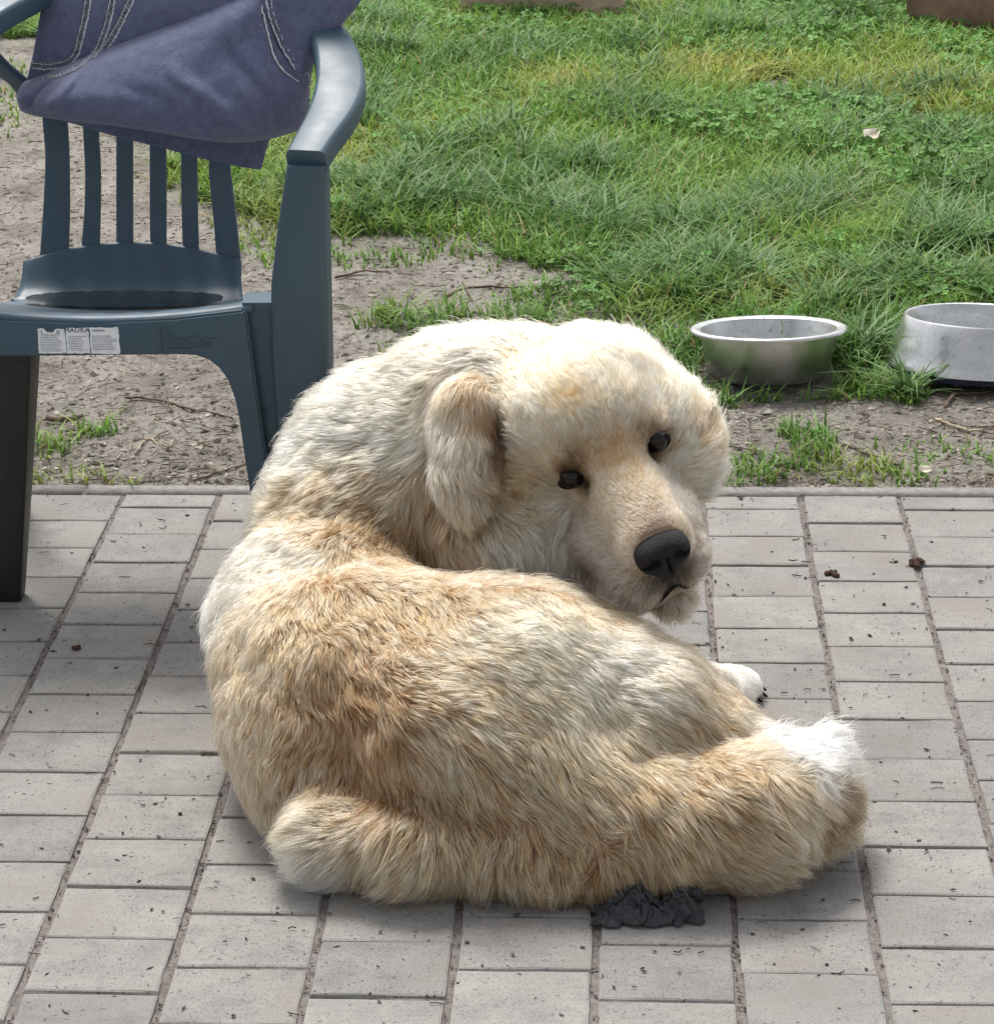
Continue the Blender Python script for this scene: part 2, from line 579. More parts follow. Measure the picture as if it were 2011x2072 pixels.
def grass_density(q):
    """0..1 how thickly the grass stands at a place of the yard"""
    jit = np.stack([fbm(q, 4, 3, 21) - 0.5, fbm(q, 4, 3, 31) - 0.5], 1) * 0.55
    jit2 = np.stack([fbm(q, 14, 2, 41) - 0.5, fbm(q, 14, 2, 51) - 0.5], 1) * 0.22
    d = np.zeros(len(q))
    for poly, dens in GRASS_POLYS:
        d = np.maximum(d, dens * inpoly(q + jit + jit2, poly))
    for (cx, cy_, rx, ry, dens) in GRASS_TUFTS:
        rr = ((q[:, 0] + jit2[:, 0] * .35 - cx) / rx) ** 2 + ((q[:, 1] + jit2[:, 1] * .35 - cy_) / ry) ** 2
        d = np.maximum(d, dens * (rr < 1))
    for (cx, cy_, rx, ry) in GRASS_BARE:
        rr = ((q[:, 0] + jit2[:, 0] - cx) / rx) ** 2 + ((q[:, 1] + jit2[:, 1] - cy_) / ry) ** 2
        d = np.where(rr < 1, d * 0.12, d)
    for (cx, cy_, r) in ((0.3285, 1.99, 0.150), (0.760, 2.045, 0.19)):      # nothing grows under the bowls
        d = np.where(np.hypot(q[:, 0] - cx, q[:, 1] - cy_) < r, 0, d)
    return d


def visible_strip(n, y0, y1, power=1.0):
    """random places over the part of the yard the picture can see, with a margin"""
    u = rng.random(n) ** power
    y = y0 + (y1 - y0) * u
    half = 0.62 + 0.185 * (y + 2.9)
    x = (rng.random(n) * 2 - 1) * half - 0.05 * y
    return np.stack([x, y], 1)


def blades(q, h, wid, lean, col_lo, col_hi, seg=3):
    n = len(q)
    z = soil_z(q)
    az = rng.random(n) * 2 * np.pi
    fx, fy = np.cos(az), np.sin(az)
    V = np.zeros((n, 2 * seg + 1, 3), dtype=np.float32)
    C = np.zeros((n, 2 * seg + 1, 3), dtype=np.float32)
    px, py = -fy, fx
    tw = rng.normal(0, 0.5, n)
    for s in range(seg + 1):
        t = s / seg
        cx = q[:, 0] + fx * lean * h * t ** 1.8
        cy_ = q[:, 1] + fy * lean * h * t ** 1.8
        cz = z + h * (t - 0.38 * np.clip(lean, 0, 1.3) * t * t) - 0.004
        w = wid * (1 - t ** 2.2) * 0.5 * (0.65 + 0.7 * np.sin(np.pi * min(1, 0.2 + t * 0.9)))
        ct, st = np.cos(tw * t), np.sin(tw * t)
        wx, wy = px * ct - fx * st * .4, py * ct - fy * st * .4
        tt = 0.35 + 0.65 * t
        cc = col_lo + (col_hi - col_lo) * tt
        if s < seg:
            V[:, 2 * s] = np.stack([cx - wx * w, cy_ - wy * w, cz], 1)
            V[:, 2 * s + 1] = np.stack([cx + wx * w, cy_ + wy * w, cz], 1)
            C[:, 2 * s] = cc
            C[:, 2 * s + 1] = cc
        else:
            V[:, 2 * s] = np.stack([cx, cy_, cz], 1)
            C[:, 2 * s] = cc
    k = 2 * seg + 1
    b = (np.arange(n) * k)[:, None]
    T = []
    for s in range(seg - 1):
        T += [np.concatenate([b + 2 * s, b + 2 * s + 1, b + 2 * s + 3], 1), np.concatenate([b + 2 * s, b + 2 * s + 3, b + 2 * s + 2], 1)]
    s = seg - 1
    T.append(np.concatenate([b + 2 * s, b + 2 * s + 1, b + 2 * s + 2], 1))
    return V.reshape(-1, 3), np.concatenate(T), C.reshape(-1, 3)


def blade_colors(q, n):
    a, b, c = lin((92, 136, 46)), lin((146, 186, 86)), lin((184, 188, 96))
    a, b, c = map(np.array, (a, b, c))
    t = np.clip(fbm(q, 3.5, 3, 61) * 1.6 - 0.3 + rng.normal(0, 0.22, n), 0, 1)[:, None]
    col = a + (b - a) * t
    yel = np.clip((fbm(q, 2.2, 3, 71) - 0.55) * 5, 0, 1) * 0.5
    for (cx, cy_, r) in DRY_SPOTS:
        yel = np.maximum(yel, np.clip(1.2 - np.hypot(q[:, 0] - cx, q[:, 1] - cy_) / r, 0, 0.85))
    yel = np.clip(yel + rng.normal(0, 0.15, n), 0, 1)[:, None]
    col = col + (c - col) * yel
    blue = np.clip((fbm(q, 1.9, 2, 81) - 0.5) * 4, 0, 1)[:, None]
    col = col + (np.array(lin((104, 148, 82))) - col) * blue * 0.6
    dead = rng.random(n) < 0.045
    col[dead] = np.array(lin((176, 160, 112)))
    return col * (0.8 + 0.4 * rng.random((n, 1)))


q = visible_strip(230000, Y_EDGE + 0.055, 6.9, 0.92)
d = grass_density(q)
keep = rng.random(len(q)) < d
q = q[keep]
d = d[keep]
n = len(q)
near = np.clip((2.3 - q[:, 1]) / 0.9, 0, 1)
h = (0.035 + 0.075 * rng.random(n) ** 1.5) * (0.55 + 0.9 * fbm(q, 3, 2, 91)) * (1 - 0.35 * near) * (0.5 + 0.5 * d)
wid = (0.0028 + 0.0030 * rng.random(n)) * (1 + 0.10 * (q[:, 1] - 2))
lean = 0.25 + 1.1 * rng.random(n)
col = blade_colors(q, n)
V, T, C = blades(q, h, wid, lean, col * 0.24, col * 1.15, 3)  # blade roots darkened to paint in the shade between blades
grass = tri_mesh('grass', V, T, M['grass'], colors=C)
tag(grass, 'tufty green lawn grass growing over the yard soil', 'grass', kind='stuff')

# coarse long tufts, the darker clumps that stand out of the lawn
cq = []
mq = visible_strip(90, 2.3, 6.3)
mq = mq[grass_density(mq) > 0.8]
for (cx, cy_, r, nb) in LONG_TUFTS + [(a_, b_, 0.05 + 0.08 * random.random(), 110) for a_, b_ in mq]:
    a = rng.random(nb) * 2 * np.pi
    rr = r * np.sqrt(rng.random(nb))
    cq.append(np.stack([cx + rr * np.cos(a), cy_ + rr * np.sin(a)], 1))
q = np.concatenate(cq)
n = len(q)
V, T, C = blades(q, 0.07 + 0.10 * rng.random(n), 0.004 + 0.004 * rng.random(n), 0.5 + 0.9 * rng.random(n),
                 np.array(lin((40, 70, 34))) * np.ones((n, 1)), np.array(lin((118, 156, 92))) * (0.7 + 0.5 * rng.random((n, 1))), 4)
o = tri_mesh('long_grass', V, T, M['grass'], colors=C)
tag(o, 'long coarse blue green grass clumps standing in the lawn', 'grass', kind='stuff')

# clover and small broad leaves
q = visible_strip(60000, 1.6, 6.9)
keep = np.zeros(len(q), dtype=bool)
dens = grass_density(q)
for (cx, cy_, rx, ry, p_) in CLOVER:
    rr = ((q[:, 0] - cx) / rx) ** 2 + ((q[:, 1] - cy_) / ry) ** 2
    keep |= (rr < 0.6 + 0.9 * fbm(q, 5, 2, 15)) & (rng.random(len(q)) < p_)
keep |= (fbm(q, 2.6, 3, 77) > 0.60) & (rng.random(len(q)) < 0.25)
keep &= (dens > 0.45) & (q[:, 1] > 2.1)
q = q[keep]
n = len(q)
hz = soil_z(q) + 0.02 + 0.045 * rng.random(n)
for (cx, cy_, rx, ry, hh) in BUSHES:
    rr = ((q[:, 0] - cx) / rx) ** 2 + ((q[:, 1] - cy_) / ry) ** 2
    hz = hz + np.clip(1 - rr, 0, 1) * hh * rng.random(n)
Vs, Ts, Cs = [], [], []
az = rng.random(n) * 2 * np.pi
size = 0.010 + 0.010 * rng.random(n)
nrm = np.stack([rng.normal(0, .35, n), rng.normal(-.15, .35, n), np.ones(n)], 1)
nrm /= np.linalg.norm(nrm, axis=1)[:, None]
t1 = np.cross(nrm, np.array([0.0, 1.0, 0.2]))
t1 /= np.linalg.norm(t1, axis=1)[:, None]
t2 = np.cross(nrm, t1)
ctr = np.column_stack([q, hz])
lc = np.array(lin((104, 150, 72))) * (0.6 + 0.7 * rng.random((n, 1)))
for k3 in range(3):
    a = az + k3 * 2.094
    dirv = t1 * np.cos(a)[:, None] + t2 * np.sin(a)[:, None]
    sid = np.cross(nrm, dirv)
    P = [ctr, ctr + dirv * size[:, None] * .65 + sid * size[:, None] * .55 + nrm * size[:, None] * .12, ctr + dirv * size[:, None] * 1.12,
         ctr + dirv * size[:, None] * .65 - sid * size[:, None] * .55 + nrm * size[:, None] * .12]
    Vs.append(np.stack(P, 1).reshape(-1, 3))
    b = (np.arange(n) * 4)[:, None] + k3 * 4 * n
    Ts += [np.concatenate([b, b + 1, b + 2], 1), np.concatenate([b, b + 2, b + 3], 1)]
    Cs.append(np.repeat(lc * (0.9 + 0.2 * rng.random((n, 1))), 4, 0))
o = tri_mesh('clover', np.concatenate(Vs), np.concatenate(Ts), M['clover'], colors=np.concatenate(Cs))
tag(o, 'low clover leaves spread between the grass blades', 'clover', kind='stuff')


def crumbs(name, q, z, size, col, mat, label, flat=0.6, parent=None):
    """small irregular lumps, one object of uncountable bits"""
    n = len(q)
    base = np.array([(1, 0, 0), (-1, 0, 0), (0, 1, 0), (0, -1, 0), (0, 0, 1), (0, 0, -1)], dtype=float)
    tri = np.array([(0, 2, 4), (2, 1, 4), (1, 3, 4), (3, 0, 4), (2, 0, 5), (1, 2, 5), (3, 1, 5), (0, 3, 5)])
    a = rng.random(n) * 6.283
    el = np.stack([1.0 + 0.9 * rng.random(n), 0.55 + 0.4 * rng.random(n), np.full(n, flat) * (0.6 + 0.6 * rng.random(n))], 1)
    P = base[None] * el[:, None, :] * size[:, None, None] * (0.65 + 0.7 * rng.random((n, 6, 1)))
    ca, sa = np.cos(a)[:, None], np.sin(a)[:, None]
    X = P[..., 0] * ca - P[..., 1] * sa
    Y = P[..., 0] * sa + P[..., 1] * ca
    V = np.stack([X + q[:, 0:1], Y + q[:, 1:2], P[..., 2] + (z + size * flat * 0.35)[:, None]], -1).reshape(-1, 3)
    T = (tri[None] + (np.arange(n) * 6)[:, None, None]).reshape(-1, 3)
    o = tri_mesh(name, V, T, mat, parent, colors=np.repeat(col, 6, 0))
    tag(o, label, name.replace('_', ' '), kind='stuff')
    return o


q = visible_strip(42000, Y_EDGE + 0.05, 5.0, 1.5)
q = q[rng.random(len(q)) > grass_density(q) * 0.9]
n = len(q)
size = 0.0012 + 0.0070 * rng.random(n) ** 4
col = np.array(lin((170, 162, 153))) * (0.35 + 0.85 * rng.random((n, 1)))
crumbs('soil_crumbs', q, soil_z(q), size, col, M['crumb'], 'loose crumbs of earth scattered over the bare soil')

# dry straw, dead stalks and root fibres lying on the soil
q = visible_strip(16000, Y_EDGE + 0.06, 5.5, 1.5)
q = q[rng.random(len(q)) > grass_density(q) * 0.85]
n = len(q)
a = rng.random(n) * 2 * math.pi
L = 0.006 + 0.045 * rng.random(n) ** 3
w = 0.0004 + 0.0006 * rng.random(n)
z = soil_z(q) + 0.003 + 0.006 * rng.random(n)
dx, dy = np.cos(a), np.sin(a)
pts = []
bend = rng.normal(0, 0.6, n)
for s in (-.5, 0, .5):
    cx = q[:, 0] + dx * L * s - dy * bend * L * (0.25 - s * s)
    cy_ = q[:, 1] + dy * L * s + dx * bend * L * (0.25 - s * s)
    cz = z + (0.25 - s * s) * 0.15 * L
    pts += [np.stack([cx - dy * w, cy_ + dx * w, cz], 1), np.stack([cx + dy * w, cy_ - dx * w, cz], 1), np.stack([cx, cy_, cz + w * 1.6], 1)]
V = np.stack(pts, 1).reshape(-1, 3)
b = (np.arange(n) * 9)[:, None]
T = []
for s in (0, 3):
    for u, v in ((0, 2), (2, 1)):
        T += [np.concatenate([b + s + u, b + s + v, b + s + 3 + v], 1), np.concatenate([b + s + u, b + s + 3 + v, b + s + 3 + u], 1)]
sc = np.where(rng.random((n, 1)) < .5, np.array(lin((150, 134, 112)))[None], np.array(lin((84, 70, 60)))[None]) * (0.7 + 0.5 * rng.random((n, 1)))
o = tri_mesh('dry_straw', V, np.concatenate(T), M['straw'], colors=np.repeat(sc, 9, 0))
tag(o, 'dead stalks and bits of straw lying on the soil', 'straw', kind='stuff')

# dark crumbs on the paving, thicker along the joints
n = 8000
q = np.stack([rng.uniform(-1.25, 1.0, n), rng.uniform(-0.6, Y_EDGE, n)], 1)
m = rng.random(n) < 0.55
q[m, 0] = np.round(q[m, 0] / W) * W + rng.normal(0, 0.0045, m.sum())
m2 = (~m) & (rng.random(n) < 0.2)
q[m2, 1] = np.round(q[m2, 1] / (D / 2)) * (D / 2) + rng.normal(0, 0.0012, m2.sum())
size = 0.0006 + 0.0036 * rng.random(n) ** 6
size[m] = 0.0007 + 0.0022 * rng.random(m.sum()) ** 2
col = np.array(lin((84, 77, 72))) * (0.5 + 0.9 * rng.random((n, 1)))
zc = np.where(m, -0.0025, 0.0006)
crumbs('paving_crumbs', q, zc, size, col, M['crumb'], 'tiny dark crumbs of soil scattered over the paving blocks', 0.55)

# short dark fibres and bits of stalk on the paving
n = 380
q = np.stack([rng.uniform(-1.25, 1.0, n), rng.uniform(-0.6, Y_EDGE, n)], 1)
a = rng.normal(0, 0.5, n)
L = 0.004 + 0.016 * rng.random(n) ** 2
w = 0.0004 + 0.0005 * rng.random(n)
dx, dy = np.cos(a), np.sin(a)
bend = rng.normal(0, 0.8, n)
pts = []
for s in (-.5, 0, .5):
    cx = q[:, 0] + dx * L * s - dy * bend * L * (0.25 - s * s)
    cy_ = q[:, 1] + dy * L * s + dx * bend * L * (0.25 - s * s)
    cz = np.full(n, 0.0018)
    pts += [np.stack([cx - dy * w, cy_ + dx * w, cz], 1), np.stack([cx + dy * w, cy_ - dx * w, cz], 1), np.stack([cx, cy_, cz + w * 1.6], 1)]
V = np.stack(pts, 1).reshape(-1, 3)
b = (np.arange(n) * 9)[:, None]
T = []
for s in (0, 3):
    for u, v in ((0, 2), (2, 1)):
        T += [np.concatenate([b + s + u, b + s + v, b + s + 3 + v], 1), np.concatenate([b + s + u, b + s + 3 + v, b + s + 3 + u], 1)]
sc = np.array(lin((74, 64, 58)))[None] * (0.5 + 0.9 * rng.random((n, 1)))
o = tri_mesh('paving_fibres', V, np.concatenate(T), M['straw'], colors=np.repeat(sc, 9, 0))
tag(o, 'short dark fibres and stalk bits strewn over the paving', 'debris', kind='stuff')

# ------------------------------------------------------------------ plastic chair
SLATS=[[((-0.9575,1.1760,0.4858),(-0.9083,1.1760,0.4857)),((-0.9493,1.1990,0.5680),(-0.9038,1.1990,0.5679)),((-0.9437,1.2226,0.6523),(-0.9028,1.2226,0.6522)),((-0.9474,1.2426,0.7237),(-0.9047,1.2426,0.7235)),((-0.9451,1.2695,0.8198),(-0.9043,1.2695,0.8196)),((-0.9411,1.3160,0.9857),(-0.9005,1.3159,0.9854))],
 [((-0.8856,1.1812,0.5044),(-0.8543,1.1812,0.5043)),((-0.8788,1.1990,0.5678),(-0.8512,1.1990,0.5677)),((-0.8764,1.2179,0.6352),(-0.8498,1.2178,0.6352)),((-0.8785,1.2367,0.7024),(-0.8519,1.2367,0.7023)),((-0.8777,1.2694,0.8194),(-0.8512,1.2694,0.8193)),((-0.8741,1.3159,0.9852),(-0.8476,1.3158,0.9850))],
 [((-0.8257,1.1824,0.5085),(-0.7971,1.1824,0.5084)),((-0.8245,1.1989,0.5677),(-0.7960,1.1989,0.5676)),((-0.8233,1.2155,0.6267),(-0.7948,1.2154,0.6266)),((-0.8221,1.2319,0.6854),(-0.7937,1.2319,0.6853)),((-0.8193,1.2693,0.8191),(-0.7911,1.2693,0.8189)),((-0.8160,1.3157,0.9848),(-0.7878,1.3157,0.9846))],
 [((-0.7677,1.1828,0.5101),(-0.7401,1.1828,0.5100)),((-0.7675,1.1989,0.5675),(-0.7391,1.1989,0.5675)),((-0.7664,1.2154,0.6265),(-0.7380,1.2154,0.6264)),((-0.7656,1.2272,0.6685),(-0.7381,1.2271,0.6684)),((-0.7628,1.2693,0.8188),(-0.7354,1.2692,0.8186)),((-0.7597,1.3156,0.9844),(-0.7324,1.3156,0.9842))],
 [((-0.7126,1.1818,0.5066),(-0.6850,1.1818,0.5065)),((-0.7133,1.1989,0.5674),(-0.6858,1.1989,0.5673)),((-0.7133,1.2130,0.6179),(-0.6858,1.2130,0.6178)),((-0.7126,1.2248,0.6599),(-0.6851,1.2247,0.6598)),((-0.7098,1.2692,0.8185),(-0.6825,1.2691,0.8184)),((-0.7070,1.3155,0.9840),(-0.6798,1.3155,0.9838))],
 [((-0.6551,1.1759,0.4853),(-0.6143,1.1759,0.4853)),((-0.6594,1.1941,0.5504),(-0.6204,1.1941,0.5503)),((-0.6647,1.2106,0.6093),(-0.6266,1.2106,0.6092)),((-0.6658,1.2224,0.6513),(-0.6295,1.2223,0.6512)),((-0.6631,1.2691,0.8183),(-0.6270,1.2691,0.8181)),((-0.6605,1.3154,0.9836),(-0.6245,1.3153,0.9834))]]
BLANKET={'front':([(-0.9557,1.1500,0.7586),(-0.9357,1.1200,0.7533),(-0.8121,1.1000,0.7411),(-0.7002,1.0900,0.7240),(-0.6155,1.0900,0.7098),(-0.5571,1.1000,0.7097),(-0.5080,1.1200,0.7167),(-0.4947,1.1400,0.7214)],[(-0.9597,1.1700,0.7845),(-0.9144,1.1600,0.8013),(-0.8718,1.1500,0.8205),(-0.7965,1.1500,0.8484),(-0.7279,1.1600,0.8733),(-0.6419,1.1700,0.9056),(-0.5647,1.1800,0.9388),(-0.5553,1.1800,0.9556)],[(-0.9557,1.1500,0.7586),(-0.9573,1.1400,0.7748),(-0.9597,1.1700,0.7845)],[(-0.4947,1.1400,0.7214),(-0.4896,1.1400,0.7587),(-0.4900,1.1400,0.7889),(-0.5161,1.1450,0.8282),(-0.5411,1.1550,0.8672),(-0.5553,1.1800,0.9556)]),
 'upper':([(-0.9618,1.1900,0.7713),(-0.9029,1.1850,0.7940),(-0.7949,1.1800,0.8292),(-0.7071,1.1850,0.8621),(-0.5582,1.1900,0.9242)],[(-0.9114,1.2400,0.9899),(-0.8357,1.2300,0.9910),(-0.7313,1.2250,0.9911),(-0.6453,1.2250,0.9904),(-0.5431,1.2300,0.9888)],[(-0.9618,1.1900,0.7713),(-0.9437,1.1900,0.8192),(-0.9296,1.2000,0.8776),(-0.9114,1.2400,0.9899)],[(-0.5582,1.1900,0.9242),(-0.5506,1.2100,0.9585),(-0.5431,1.2300,0.9888)]),
 'right':([(-0.5082,1.1550,0.7117),(-0.4988,1.1500,0.7146),(-0.4912,1.1550,0.7239)],[(-0.5665,1.1900,0.9959),(-0.4709,1.2000,0.9934),(-0.3625,1.2200,0.9892)],[(-0.5082,1.1550,0.7117),(-0.4998,1.1500,0.7867),(-0.5324,1.1600,0.8491),(-0.5556,1.1700,0.9237),(-0.5665,1.1900,0.9959)],[(-0.4912,1.1550,0.7239),(-0.4859,1.1550,0.7855),(-0.4738,1.1650,0.8348),(-0.4395,1.1800,0.8743),(-0.3971,1.2000,0.9212),(-0.3625,1.2200,0.9892)]),
 'under':([(-0.9392,1.2000,0.7328),(-0.8858,1.2000,0.7184),(-0.7988,1.1950,0.6926),(-0.7201,1.1900,0.6731),(-0.6242,1.1850,0.6499),(-0.5721,1.1850,0.6400)],[(-0.9347,1.2000,0.8170),(-0.8594,1.1950,0.8177),(-0.7715,1.1900,0.8182),(-0.6926,1.1850,0.8189),(-0.6054,1.1800,0.8195),(-0.5099,1.1750,0.8200)],[(-0.9392,1.2000,0.7328),(-0.9375,1.2000,0.7733),(-0.9347,1.2000,0.8170)],[(-0.5721,1.1850,0.6400),(-0.5567,1.1800,0.6882),(-0.5265,1.1780,0.7501),(-0.5099,1.1750,0.8200)])}
SEAMS=[[(-0.8387,1.1650,0.9519),(-0.8435,1.1600,0.9106),(-0.8543,1.1550,0.8691),(-0.8662,1.1500,0.8360),(-0.8853,1.1450,0.8217),(-0.9143,1.1450,0.8158),(-0.9411,1.1500,0.8175)],
 [(-0.7960,1.1650,0.9516),(-0.8080,1.1600,0.8934),(-0.8227,1.1550,0.8561),(-0.8382,1.1450,0.8300),(-0.8743,1.1380,0.8128),(-0.9141,1.1380,0.8001)],
 [(-0.7560,1.1650,0.9513),(-0.7768,1.1600,0.9102),(-0.8002,1.1550,0.8688),(-0.8266,1.1450,0.8351)],
 [(-0.5655,1.1450,0.9620),(-0.5585,1.1400,0.9210),(-0.5489,1.1350,0.8798),(-0.5374,1.1300,0.8426),(-0.5169,1.1250,0.8138),(-0.4941,1.1200,0.7951),(-0.4823,1.1200,0.7925),(-0.4834,1.1200,0.8062),(-0.5040,1.1300,0.8297),(-0.5243,1.1350,0.8627),(-0.5390,1.1400,0.9041),(-0.5459,1.1500,0.9610)]]
TWIGS=[([(-0.9701,1.8603,0.0120),(-0.9484,1.8699,0.0120),(-0.9048,1.8510,0.0120),(-0.8327,1.7981,0.0120),(-0.7852,1.7615,0.0120),(-0.7322,1.7253,0.0120)],0.0030,'long thin curved twig lying on the soil under the chair'),
 ([(-1.1088,1.7329,0.0120),(-1.0316,1.7423,0.0120)],0.0060,'short flat stick lying on the soil under the chair'),
 ([(-0.8903,1.5247,0.0120),(-0.8854,1.5755,0.0120),(-0.8814,1.6272,0.0120),(-0.8642,1.5927,0.0120),(-0.8342,1.5701,0.0120),(-0.8328,1.6101,0.0120)],0.0022,'pale forked root fibre on the soil under the chair'),
 ([(0.6367,1.7337,0.0120),(0.6717,1.6896,0.0120),(0.6999,1.6607,0.0120),(0.7272,1.6724,0.0120)],0.0035,'pale bent twig on the soil in front of the steel bowl with flared skirt'),
 ([(0.6597,1.7938,0.0120),(0.6937,1.8741,0.0120),(0.7251,1.8773,0.0120),(0.7624,1.8868,0.0120)],0.0035,'dark crooked twig against the foot of the flared bowl'),
 ([(0.2616,2.3364,0.0120),(0.2670,2.4188,0.0120),(0.2833,2.4263,0.0120),(0.2877,2.3142,0.0120)],0.0022,'dry arched stalk standing in grass behind the plain steel bowl'),
 ([(-0.6332,2.6682,0.0120),(-0.5768,2.7097,0.0120),(-0.5118,2.7304,0.0120)],0.0030,'dark twig lying on bare soil beside the chair arm post'),
 ([(-0.3705,2.5293,0.0120),(-0.3153,2.5931,0.0120),(-0.2200,2.5846,0.0120),(-0.1261,2.6166,0.0120),(-0.0553,2.6490,0.0120)],0.0030,'long dark twig across the bare soil patch above the dog'),
 ([(-0.3368,2.6338,0.0120),(-0.3218,2.5609,0.0120),(-0.3027,2.4741,0.0120)],0.0026,'small dark twig crossing the bare soil patch above the dog'),
 ([(-0.7585,1.3977,0.0120),(-0.7169,1.4434,0.0120),(-0.6742,1.4873,0.0120)],0.0024,'thin dark twig on soil near the edging by the chair'),
 ([(0.4436,1.5825,0.0120),(0.4786,1.5326,0.0120),(0.5159,1.5164,0.0120)],0.0026,'dark twig beside the grass tuft in front of the bowls'),
 ([(-0.1124,4.4188,0.0120),(-0.1547,4.5923,0.0120),(-0.1684,4.6997,0.0120)],0.0030,'dry pale stalk standing up in the lawn'),
 ([(0.8731,3.5332,0.0120),(0.8913,3.7240,0.0120),(0.8984,3.8090,0.0120)],0.0030,'thin upright dry stem in the lawn behind the bowls'),
 ([(0.0497,5.5551,0.0120),(0.0973,5.6245,0.0120),(0.1202,5.6327,0.0120)],0.0050,'pale straw stick lying at the foot of the weathered plank'),
 ([(0.8415,3.4443,0.0120),(0.9085,3.5594,0.0120),(0.9435,3.6020,0.0120)],0.0040,'grey stick lying in the clover behind the bowls')]


XC = -0.785


def loft(rings, cap=True):
    n = len(rings[0])
    V = [p for r in rings for p in r]
    F = []
    for i in range(len(rings) - 1):
        for j in range(n):
            a, b = i * n + j, i * n + (j + 1) % n
            F.append((a, b, b + n, a + n))
    if cap:
        F.append(tuple(reversed(range(n))))
        F.append(tuple(range((len(rings) - 1) * n, len(rings) * n)))
    return V, F


def rrect(w, d, r, seg=3):
    """rounded rectangle outline in a plane, counter clockwise"""
    pts = []
    r = min(r, w / 2 * .98, d / 2 * .98)
    for cx, cy_, a0 in ((w / 2 - r, d / 2 - r, 0), (-w / 2 + r, d / 2 - r, 90), (-w / 2 + r, -d / 2 + r, 180), (w / 2 - r, -d / 2 + r, 270)):
        for k in range(seg + 1):
            a = math.radians(a0 + 90 * k / seg)
            pts.append((cx + r * math.cos(a), cy_ + r * math.sin(a)))
    return pts


def fix_normals(o):
    bm = bmesh.new()
    bm.from_mesh(o.data)
    bmesh.ops.recalc_face_normals(bm, faces=bm.faces)
    bm.to_mesh(o.data)
    bm.free()


def vert_post(name, secs, mat, parent, r=0.012):
    """secs: (z, x0, x1, y0, y1) from the ground up"""
    rings = []
    for z, x0, x1, y0, y1 in secs:
        rings.append([((x0 + x1) / 2 + a, (y0 + y1) / 2 + b, z) for a, b in rrect(x1 - x0, y1 - y0, r)])
    V, F = loft(rings)
    o = mesh_obj(name, V, F, mat, parent, True)
    fix_normals(o)
    smooth_angle(o, 40)
    return o


def catmull(P, n=6):
    P = [np.array(p, float) for p in P]
    P = [2 * P[0] - P[1]] + P + [2 * P[-1] - P[-2]]
    out = []
    for i in range(1, len(P) - 2):
        a, b, c, d_ = P[i - 1:i + 3]
        for k in range(n):
            t = k / n
            out.append(0.5 * ((2 * b) + (c - a) * t + (2 * a - 5 * b + 4 * c - d_) * t * t + (3 * b - a - 3 * c + d_) * t ** 3))
    out.append(P[-2])
    return np.array(out)


def tube(name, pts, rad, mat, parent=None, sides=6, origin=None, knobbly=0.0, taper=True):
    pts = np.asarray(pts, float)
    n = len(pts)
    tan = np.gradient(pts, axis=0)
    tan /= np.linalg.norm(tan, axis=1)[:, None] + 1e-9
    ref = np.array([0, 0, 1.0])
    rings = []
    for i in range(n):
        s1 = np.cross(tan[i], ref)
        if np.linalg.norm(s1) < 1e-3: s1 = np.array([1.0, 0, 0])
        s1 /= np.linalg.norm(s1)
        s2 = np.cross(s1, tan[i])
        t = i / (n - 1)
        r = rad * ((1.0 - 0.45 * t) if taper else 1) * (1 + knobbly * random.uniform(-1, 1))
        rings.append([tuple(pts[i] + (s1 * math.cos(a) + s2 * math.sin(a)) * r) for a in np.linspace(0, 2 * math.pi, sides, endpoint=False)])
    V, F = loft(rings)
    return mesh_obj(name, V, F, mat, parent, True, origin)


chair = empty('garden_chair', (0, 0, 0))
chair.location = (XC, 0.98, 0)
tag(chair, 'dark blue green plastic garden armchair with slatted back standing behind the dog', 'chair')
CH = chair


class _P:      # parts are written in world metres; the parent's offset is taken off here
    pass


def cpart(o, parent=None):
    o.parent = parent or chair
    o.matrix_parent_inverse = Matrix.Translation(-Vector(chair.location))
    return o


def cpart2(o, parent):
    o.parent = parent
    return o


# seat shell: front lip, dished seat, lower back panel
prof = [(0.792, 0.512), (0.7815, 0.5185), (0.786, 0.5270), (0.800, 0.5285), (0.83, 0.519), (0.88, 0.500), (0.96, 0.474), (1.03, 0.450), (1.075, 0.441), (1.105, 0.438), (1.130, 0.445), (1.147, 0.462), (1.161, 0.484), (1.172, 0.503), (1.180, 0.516)]
prof = catmull([(a, b, 0) for a, b in prof], 3)[:, :2]
nu = 33
rows = []
for k, (y, z) in enumerate(prof):
    t = np.clip((y - 0.80) / 0.36, 0, 1)
    hw = 0.247 * (1 - t) + 0.186 * t
    row = []
    for i in range(nu):
        u = -1 + 2 * i / (nu - 1)
        zz_ = z - 0.020 * (1 - u * u) * (1 - t) + 0.012 * u * u * math.sin(min(1, t * 1.2) * math.pi) * 0.8
        if y > 1.13:
            f = (y - 1.13) / 0.05
            zz_ = z - 0.030 * f * u * u
        yy_ = y + (0.006 * u * u if y < 0.83 else 0) - 0.012 * u * u * (1 if y > 1.1 else 0)
        if 0.815 < y < 0.86:
            zz_ += 0.0016 * math.cos(i * 1.6)
        row.append((XC + (-0.012 * t) + u * hw, yy_, zz_))
    rows.append(row)
V = [p for r in rows for p in r]
F = [(k * nu + i, k * nu + i + 1, (k + 1) * nu + i + 1, (k + 1) * nu + i) for k in range(len(rows) - 1) for i in range(nu - 1)]
seat = mesh_obj('seat', V, F, M['plastic'], None, True)
md = seat.modifiers.new('thick', 'SOLIDIFY')
md.thickness = 0.006
md.offset = -1
cpart(seat)

